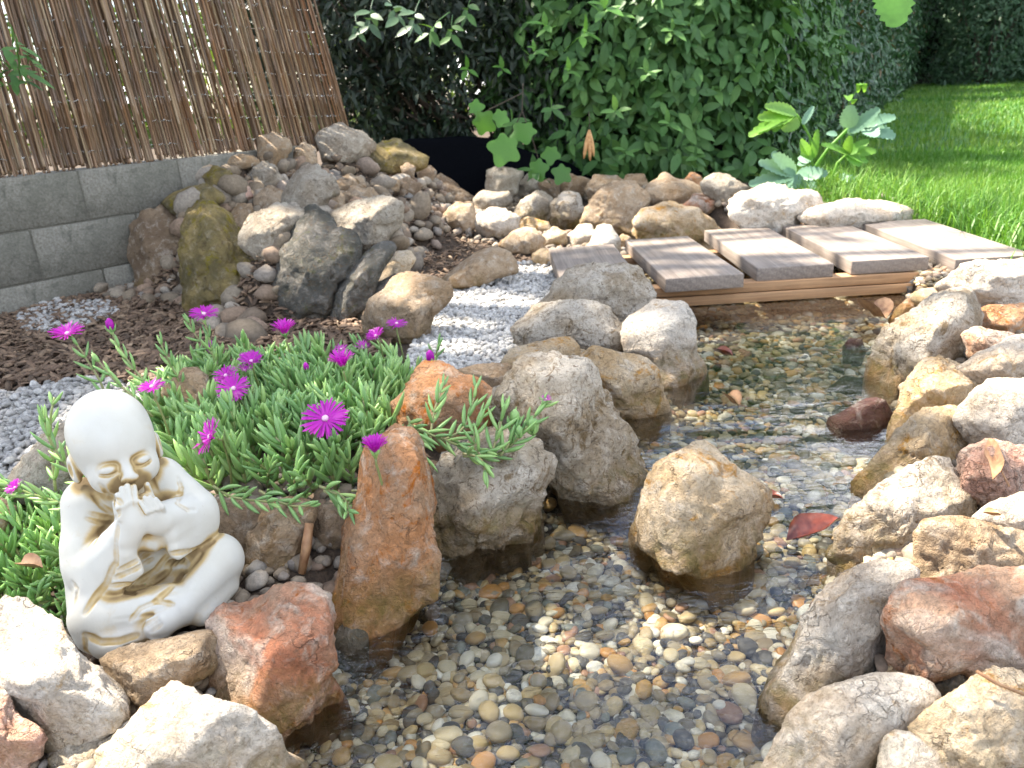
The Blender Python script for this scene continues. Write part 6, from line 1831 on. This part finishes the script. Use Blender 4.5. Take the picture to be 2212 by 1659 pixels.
# ------------------------------------------------------------------ statue of a child monk, one continuous body
ST_LOC = (-.546, .950, .062)
ST_ROT = math.radians(35)
ST_SC = (1.0, .98, 1.085)
def statue_mesh(h=0.135):
    lo = np.array([-15.0, -14.5, -.6]); hi = np.array([15.0, 9.5, 33.6])
    n = ((hi - lo) / h).astype(int) + 1
    ax = [(lo[i] + h * np.arange(n[i])).astype(np.float32) for i in range(3)]
    F = np.full(tuple(n), 6.0, np.float32)
    def region(c0, c1, pad):
        sl, g = [], []
        for i in range(3):
            a = max(0, int((min(c0[i], c1[i]) - pad - lo[i]) / h)); b = min(n[i], int((max(c0[i], c1[i]) + pad - lo[i]) / h) + 2)
            sl.append(slice(a, b)); g.append(ax[i][a:b])
        return tuple(sl), np.meshgrid(*g, indexing='ij')
    XF = [None]
    def comb(sl, d, k, op):
        A = F[sl]
        if op == 'u':
            hh = np.maximum(k - np.abs(A - d), 0) / k
            F[sl] = np.minimum(A, d) - hh * hh * k * .25
        else:
            hh = np.maximum(k - np.abs(A + d), 0) / k
            F[sl] = np.maximum(A, -d) + hh * hh * k * .25
    def cap(a, b, ra, rb, k=.8, op='u', flat=None):
        a = np.array(a, float); b = np.array(b, float); m = max(ra, rb)
        if XF[0] is not None:
            a = XF[0][0] @ (a - XF[0][1]) + XF[0][1]; b = XF[0][0] @ (b - XF[0][1]) + XF[0][1]
        sl, (X, Y, Z) = region(a, b, m + 2.2 + k)
        ab = b - a
        t = np.clip(((X - a[0]) * ab[0] + (Y - a[1]) * ab[1] + (Z - a[2]) * ab[2]) / (ab @ ab + 1e-9), 0, 1)
        d = np.sqrt((X - a[0] - t * ab[0]) ** 2 + (Y - a[1] - t * ab[1]) ** 2 + (Z - a[2] - t * ab[2]) ** 2) - (ra + (rb - ra) * t)
        comb(sl, d.astype(np.float32), k, op)
    def ell(c, r, k=.8, op='u', rot=None):
        c = np.array(c, float); r = np.array(r, float); m = r.max() + 2.2 + k
        if XF[0] is not None: c = XF[0][0] @ (c - XF[0][1]) + XF[0][1]
        sl, (X, Y, Z) = region(c - m, c + m, 0)
        P = np.stack([X - c[0], Y - c[1], Z - c[2]], -1)
        if XF[0] is not None: P = P @ XF[0][0]
        if rot is not None:
            M = np.array(Matrix.Rotation(rot[1], 3, rot[0])); P = P @ M
        q = np.sqrt(((P / r) ** 2).sum(-1)); g = np.sqrt(((P / (r * r)) ** 2).sum(-1)) + 1e-6
        comb(sl, (q * (q - 1) / g).astype(np.float32), k, op)
    # torso and lap
    ell((0, 2.4, 9.5), (6.4, 4.8, 8.8))
    cap((-4.3, 2.3, 16.4), (4.5, 2.3, 16.4), 3.2, 3.2, 1.5)
    cap((0, 1.8, 17.8), (0, .6, 20.6), 3.1, 2.8, 1.4)
    ell((0, -1.5, 1.9), (9.8, 8.4, 2.6), 1.2)
    # legs
    cap((3.8, 1.5, 4.4), (9.0, -3.4, 5.0), 4.2, 3.5, 1.2)
    cap((9.0, -3.9, 4.6), (2.0, -9.0, 2.7), 3.3, 2.2, 1.0)
    cap((-3.8, 1.5, 4.4), (-8.2, -4.6, 3.9), 4.2, 3.4, 1.2)
    cap((-8.0, -5.2, 3.6), (1.0, -7.4, 3.5), 3.0, 2.6, .7)
    # foot in front of the near shin
    ell((-.6, -10.0, 2.5), (2.9, 1.6, 1.7), .6, rot=('Z', .15))
    for i in range(5):
        cap((-2.8 + .05 * i, -10.95 + .22 * i, 1.35 + .56 * i), (-1.0, -10.9 + .22 * i, 1.5 + .56 * i), .36, .34, .30)
    # robe falling from the near arm to the base, hem round the foot of the figure
    cap((-6.8, .2, 11.5), (-9.0, -1.4, 2.6), 2.8, 2.4, 1.2)
    cap((-7.0, -2.6, 10.0), (-8.9, -5.8, 2.2), 2.1, 1.9, 1.0)
    cap((-9.2, -5.6, 1.9), (-7.4, -8.8, 1.2), 1.9, 1.5, .8)
    cap((-7.8, -7.8, 1.5), (-1.5, -9.4, 1.2), 1.9, 1.4, .9)
    cap((8.8, -5.2, 1.7), (4.0, -9.6, 1.1), 2.0, 1.4, .8)
    # upper arms
    cap((5.0, 2.2, 16.2), (8.0, -1.2, 12.2), 3.1, 2.9, 1.0)
    cap((-4.9, 2.2, 16.2), (-7.2, -.6, 9.8), 3.3, 2.9, 1.2)
    # forearms and hanging sleeves
    cap((8.0, -1.6, 12.0), (2.4, -5.9, 14.8), 2.8, 2.1, .5)
    cap((8.3, -2.0, 10.8), (3.3, -6.2, 12.4), 2.3, 1.3, .9)
    cap((8.2, -2.4, 9.9), (3.2, -6.6, 10.6), 1.9, 1.0, .9)
    cap((7.8, -2.8, 9.2), (3.3, -6.7, 9.4), 1.3, .75, .8)
    cap((-7.0, -1.6, 8.8), (-2.2, -6.2, 14.4), 2.8, 2.0, .6)
    cap((-6.2, -3.4, 8.4), (-2.6, -6.7, 12.4), 2.0, 1.3, .9)
    cap((-5.4, -4.3, 8.0), (-2.2, -6.9, 10.6), 1.6, 1.0, .9)
    cap((-4.4, -5.2, 7.6), (-1.9, -6.8, 9.3), 1.2, .8, .9)
    # hollow between the sleeves over the lap
    cap((.7, -7.6, 8.2), (.6, -3.8, 8.8), 1.5, 1.1, .8, 's')
    cap((-.8, -7.8, 7.4), (2.2, -7.4, 8.0), 1.0, 1.1, .8, 's')
    cap((-.2, -4.6, 12.6), (1.2, -4.8, 12.0), 1.9, 1.8, .9)
    # folds in the lap
    for i in range(6):
        y = -2.6 - .85 * i
        pts = [(-5.6 + .3 * i, y + 1.3, 6.9 - .10 * i), (-3.0, y + .2, 6.2 - .1 * i), (-.6, y - .2, 5.95 - .16 * i), (2.2, y + .1, 6.1 - .15 * i), (4.4, y + 1.3, 6.8 - .1 * i)]
        for a, b in zip(pts, pts[1:]): cap(a, b, .30, .30, .5, 's')
    # collar folds on both shoulders
    for i in range(4):
        x = 2.3 + .85 * i
        cap((x, -.6 + .45 * i, 19.3 - .3 * i), (x + .6, -2.4 + .6 * i, 14.9), .30, .22, .4, 's')
    for i in range(1):
        cap((-2.6 - .6 * i, -1.3 + .35 * i, 18.6 - .8 * i), (-4.2 - .6 * i, -3.3 + .45 * i, 15.0 - .75 * i), 0.18, .12, .3, 's')
    # creases round the legs
    cap((5.4, -10.0, 5.0), (-.6, -8.6, 5.9), .16, .2, .4, 's')
    cap((-6.2, -8.6, 4.8), (-1.9, -9.6, 3.9), .10, .2, .4, 's')
    # hollow under the front of the near leg
    cap((-6.0, -10.2, .5), (-3.4, -10.9, .6), .9, .8, .6, 's')
    # head: big cranium, soft face bent down and turned a little aside
    XF[0] = (np.array(Matrix.Rotation(math.radians(2), 3, 'Z') @ Matrix.Rotation(math.radians(-3), 3, 'X')), np.array([0, .5, 20.0]))
    ell((0, 1.1, 25.4), (5.3, 5.6, 5.5), 1.0)
    ell((0, -1.0, 22.6), (4.6, 4.5, 4.3), 1.6)
    ell((0, -1.5, 25.0), (4.5, 3.9, 3.3), 1.4)
    for s in (-1, 1):
        ell((2.25 * s, -3.3, 21.2), (2.1, 2.0, 2.1), 1.0)
        ell((5.25 * s, 1.0, 22.0), (.8, 1.25, 1.9), .5, rot=('X', -.2))
        ell((5.9 * s, .5, 22.1), (.35, .55, 1.0), .4, 's')
        ell((1.95 * s, -5.4, 22.8), (1.4, .7, .62), .7, 's')
        ell((1.95 * s, -4.6, 22.5), (1.25, .9, .75), .3)
        for q in range(5):
            x0, x1 = .85 + .46 * q, .85 + .46 * (q + 1)
            f = lambda x: 22.12 - .24 * math.sin(math.pi * (x - .85) / 2.3)
            g = lambda x: -5.48 + .10 * (x - .85) ** 2
            cap((x0 * s, g(x0), f(x0)), (x1 * s, g(x1), f(x1)), .13, .13, .22, 's')
        ell((.62 * s, -5.8, 20.95), (.48, .5, .42), .4)
    ell((0, -3.7, 19.7), (1.9, 1.7, 1.4), 1.0)
    cap((0, -5.05, 23.0), (0, -6.05, 21.25), .50, .74, .7)
    XF[0] = None
    # hands closed over the mouth
    ell((-1.0, -7.3, 16.7), (1.75, 1.35, 2.8), .8, rot=('X', -.12))
    ell((1.1, -7.0, 16.6), (1.75, 1.3, 2.7), .8, rot=('X', -.12))
    cap((-1.9, -6.3, 14.6), (-1.0, -6.9, 16.4), 1.75, 1.4, .9)
    cap((2.2, -6.0, 14.9), (1.2, -6.7, 16.4), 1.7, 1.35, .9)
    for i in range(4):                       # near hand: fingers run up to the nose
        x = -2.2 + .70 * i
        L_ = (2.8, 3.4, 3.5, 3.1)[i]
        a = (x, -7.85 + .10 * i, 17.4); b = (x + .15, -7.95 + .12 * i, 17.4 + L_ * .5); c = (x + .40, -7.2 + .12 * i, 17.4 + L_)
        cap(a, b, .50, .46, .24); cap(b, c, .46, .38, .24)
    for i in range(4):                       # far hand: fingers close across from the right
        a = (2.9 - .60 * i, -7.1 - .14 * i, 15.9 + .06 * i); b = (2.8 - .64 * i, -7.9 - .14 * i, 17.2 + .08 * i); c = (2.3 - .62 * i, -7.7 - .10 * i, (18.4, 18.9, 19.1, 18.8)[i])
        cap(a, b, .42, .40, .10); cap(b, c, .40, .32, .10)
    cap((2.0, -6.2, 17.8), (1.9, -6.3, 20.0), .5, .4, .4)
    cap((-2.4, -6.5, 16.2), (-2.2, -6.5, 19.0), .5, .42, .4)
    # finer creases of the robe, chiselled where the figure shows them (strokes follow the surface)
    def field1(p):
        g = (p - lo) / h
        if (g < 0).any() or (g > n - 2).any(): return 9.0
        i = g.astype(int); f_ = g - i; c_ = F[i[0]:i[0] + 2, i[1]:i[1] + 2, i[2]:i[2] + 2]
        c_ = c_[0] * (1 - f_[0]) + c_[1] * f_[0]; c_ = c_[0] * (1 - f_[1]) + c_[1] * f_[1]
        return c_[0] * (1 - f_[2]) + c_[1] * f_[2]
    Rz = np.array(Matrix.Rotation(ST_ROT, 3, 'Z')); Sc = np.array(ST_SC) * .01
    def surf(u, v):
        d = ray(u * .3856 + 86.4, v * .3856 + 803.5)
        o_ = (Rz.T @ (_C - np.array(ST_LOC))) / Sc; dl = (Rz.T @ d) / Sc
        L_ = np.linalg.norm(dl); dl = dl / L_
        t = 0.62 * L_
        for _ in range(160):
            p = o_ + dl * t; s_ = field1(p)
            if s_ < .04: return p
            t += max(.05, min(s_, 1.0) * .7)
        return None
    def stroke(pts, r_=.15, k=.5):
        S_ = [surf(*p) for p in pts]
        for a, b in zip(S_, S_[1:]):
            if a is not None and b is not None and np.linalg.norm(a - b) < 3.5: cap(a, b, r_ * .8, r_ * .8, k, 's')
    def dense(pts):
        out_ = []
        for (a, b) in zip(pts, pts[1:]):
            m_ = max(1, int(math.hypot(b[0] - a[0], b[1] - a[1]) / 22))
            out_ += [(a[0] + (b[0] - a[0]) * q / m_, a[1] + (b[1] - a[1]) * q / m_) for q in range(m_)]
        return out_ + [pts[-1]]
    Fbig = F.copy()
    for pts, r_ in (
        ([(650, 1285), (740, 1200), (830, 1110), (900, 1020)], .22), ([(250, 1350), (300, 1275), (370, 1190), (415, 1080)], .26),
        ([(290, 975), (340, 900), (400, 840), (450, 775)], .20), ([(510, 1390), (560, 1325), (650, 1285), (745, 1300)], .12),
        ([(590, 1415), (650, 1375)], .13), ([(605, 1435), (665, 1395)], .13), ([(625, 1455), (680, 1415)], .13), ([(250, 1470), (340, 1512), (450, 1505), (540, 1475)], .26),
        ([(730, 1020), (850, 1003), (965, 950)], .20),
        ([(775, 595), (792, 650), (772, 735), (830, 772), (870, 772)], .13),
        ([(300, 690), (345, 750), (400, 790)], .14), ([(335, 635), (395, 700), (460, 735)], .15), ([(262, 822), (330, 842), (385, 850)], .11), ([(280, 790), (350, 812), (400, 820)], .11),
        ([(400, 1200), (540, 1185), (650, 1110), (710, 1035)], .17), ([(480, 1215), (620, 1200), (725, 1110)], .15), ([(420, 1155), (520, 1115), (630, 1050)], .17), ([(440, 1115), (530, 1070), (610, 1015)], .15),
        ([(435, 850), (422, 960), (428, 1080)], .13), ([(180, 1180), (205, 1220), (190, 1300)], .14), ([(245, 1480), (255, 1560), (300, 1600)], .16)):
        stroke(dense(pts), r_)
    # flat underside
    Z = ax[2][None, None, :]
    F = np.maximum(F, (0.0 - Z))
    # surface nets
    S = F < 0
    c = np.zeros(tuple(n - 1), np.int8)
    for dx in (0, 1):
        for dy in (0, 1):
            for dz in (0, 1):
                c += S[dx:n[0] - 1 + dx, dy:n[1] - 1 + dy, dz:n[2] - 1 + dz]
    act = (c > 0) & (c < 8)
    idx = -np.ones(act.shape, np.int64); ijk = np.argwhere(act); idx[act] = np.arange(len(ijk))
    pos = np.zeros((len(ijk), 3)); cnt = np.zeros(len(ijk))
    I, J, K = ijk.T
    corners = [(a, b, d) for a in (0, 1) for b in (0, 1) for d in (0, 1)]
    for a in corners:
        for ax_ in range(3):
            if a[ax_]: continue
            b = list(a); b[ax_] = 1
            fa = F[I + a[0], J + a[1], K + a[2]]; fb = F[I + b[0], J + b[1], K + b[2]]
            cr_ = (fa < 0) != (fb < 0)
            t = np.where(cr_, fa / np.where(fa == fb, 1, fa - fb), 0)
            p = np.array(a, float)[None] + np.eye(3)[ax_][None] * t[:, None]
            pos += p * cr_[:, None]; cnt += cr_
    V = (ijk + pos / cnt[:, None]) * h + lo
    Q = []
    for ax_ in range(3):
        sl0 = [slice(None)] * 3; sl1 = [slice(None)] * 3
        sl0[ax_] = slice(0, -1); sl1[ax_] = slice(1, None)
        A, B = S[tuple(sl0)], S[tuple(sl1)]
        e = np.argwhere(A != B)
        u, w = [(1, 2), (2, 0), (0, 1)][ax_]
        ok = (e[:, u] > 0) & (e[:, w] > 0) & (e[:, u] < n[u] - 1) & (e[:, w] < n[w] - 1)
        e = e[ok]
        def cell(du, dw):
            k = e.copy(); k[:, u] += du; k[:, w] += dw
            return idx[k[:, 0], k[:, 1], k[:, 2]]
        q = np.stack([cell(-1, -1), cell(0, -1), cell(0, 0), cell(-1, 0)], 1)
        flip = ~A[e[:, 0], e[:, 1], e[:, 2]]
        q[flip] = q[flip][:, ::-1]
        Q.append(q)
    Q = np.vstack(Q); Q = Q[(Q >= 0).all(1)]
    # gradient of the field = normal; field a little way out = how sunken the place is
    def field(P, F=F):
        g = (P - lo) / h; g = np.clip(g, 0, n - 2.001); i = g.astype(int); f = g - i; r_ = 0
        for a in corners:
            wgt = np.prod([f[:, k_] if a[k_] else 1 - f[:, k_] for k_ in range(3)], 0)
            r_ = r_ + wgt * F[i[:, 0] + a[0], i[:, 1] + a[1], i[:, 2] + a[2]]
        return r_
    e_ = h * .8
    Nn = np.stack([field(V + e_ * np.eye(3)[k_]) - field(V - e_ * np.eye(3)[k_]) for k_ in range(3)], 1)
    Nn /= np.linalg.norm(Nn, axis=1, keepdims=True) + 1e-9
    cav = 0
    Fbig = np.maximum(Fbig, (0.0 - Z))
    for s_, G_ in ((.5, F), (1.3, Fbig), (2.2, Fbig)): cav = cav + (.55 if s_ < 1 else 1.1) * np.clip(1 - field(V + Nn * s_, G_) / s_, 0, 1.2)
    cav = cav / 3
    return V, Q, cav, Nn

m, nt, b, out = new_mat('painted_plaster')
L = nt.links.new
tc = nt.nodes.new('ShaderNodeTexCoord').outputs['Object']
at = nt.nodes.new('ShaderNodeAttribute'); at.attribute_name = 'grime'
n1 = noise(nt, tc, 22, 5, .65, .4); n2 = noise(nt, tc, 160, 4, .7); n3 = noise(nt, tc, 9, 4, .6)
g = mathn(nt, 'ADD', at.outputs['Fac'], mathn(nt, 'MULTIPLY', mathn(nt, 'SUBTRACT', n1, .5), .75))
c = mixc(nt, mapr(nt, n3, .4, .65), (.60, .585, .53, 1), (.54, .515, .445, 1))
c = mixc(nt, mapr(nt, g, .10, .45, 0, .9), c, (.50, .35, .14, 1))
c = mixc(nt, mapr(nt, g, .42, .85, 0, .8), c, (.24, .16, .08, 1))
c = mixc(nt, mapr(nt, n2, .66, .76, 0, .5), c, (.35, .27, .16, 1))
L(c, b.inputs['Base Color']); b.inputs['Roughness'].default_value = .7; b.inputs['Specular IOR Level'].default_value = .25
L(bump(nt, mathn(nt, 'ADD', mathn(nt, 'MULTIPLY', n2, .5), n1), .15, .003), b.inputs['Normal'])
SV, SQ, scav, sn = statue_mesh()
# dirt also settles towards the foot and in the lap
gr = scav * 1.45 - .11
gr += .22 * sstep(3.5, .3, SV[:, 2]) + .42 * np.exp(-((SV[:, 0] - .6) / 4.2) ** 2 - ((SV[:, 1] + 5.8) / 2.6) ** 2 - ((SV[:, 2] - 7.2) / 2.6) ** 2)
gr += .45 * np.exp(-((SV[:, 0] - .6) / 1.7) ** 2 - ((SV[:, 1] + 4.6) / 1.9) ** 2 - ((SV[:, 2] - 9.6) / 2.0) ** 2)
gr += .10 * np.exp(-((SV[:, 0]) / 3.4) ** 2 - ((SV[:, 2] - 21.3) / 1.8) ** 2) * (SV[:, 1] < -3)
statue = mesh_obj('statue', SV * .01, SQ, m, attrs={'grime': np.clip(gr, 0, 1.2)})
statue.location = ST_LOC
statue.rotation_euler = (0, 0, ST_ROT)
statue.scale = ST_SC
tag(statue, 'cream white statue of a seated bald child monk with both hands over the mouth', 'statue')
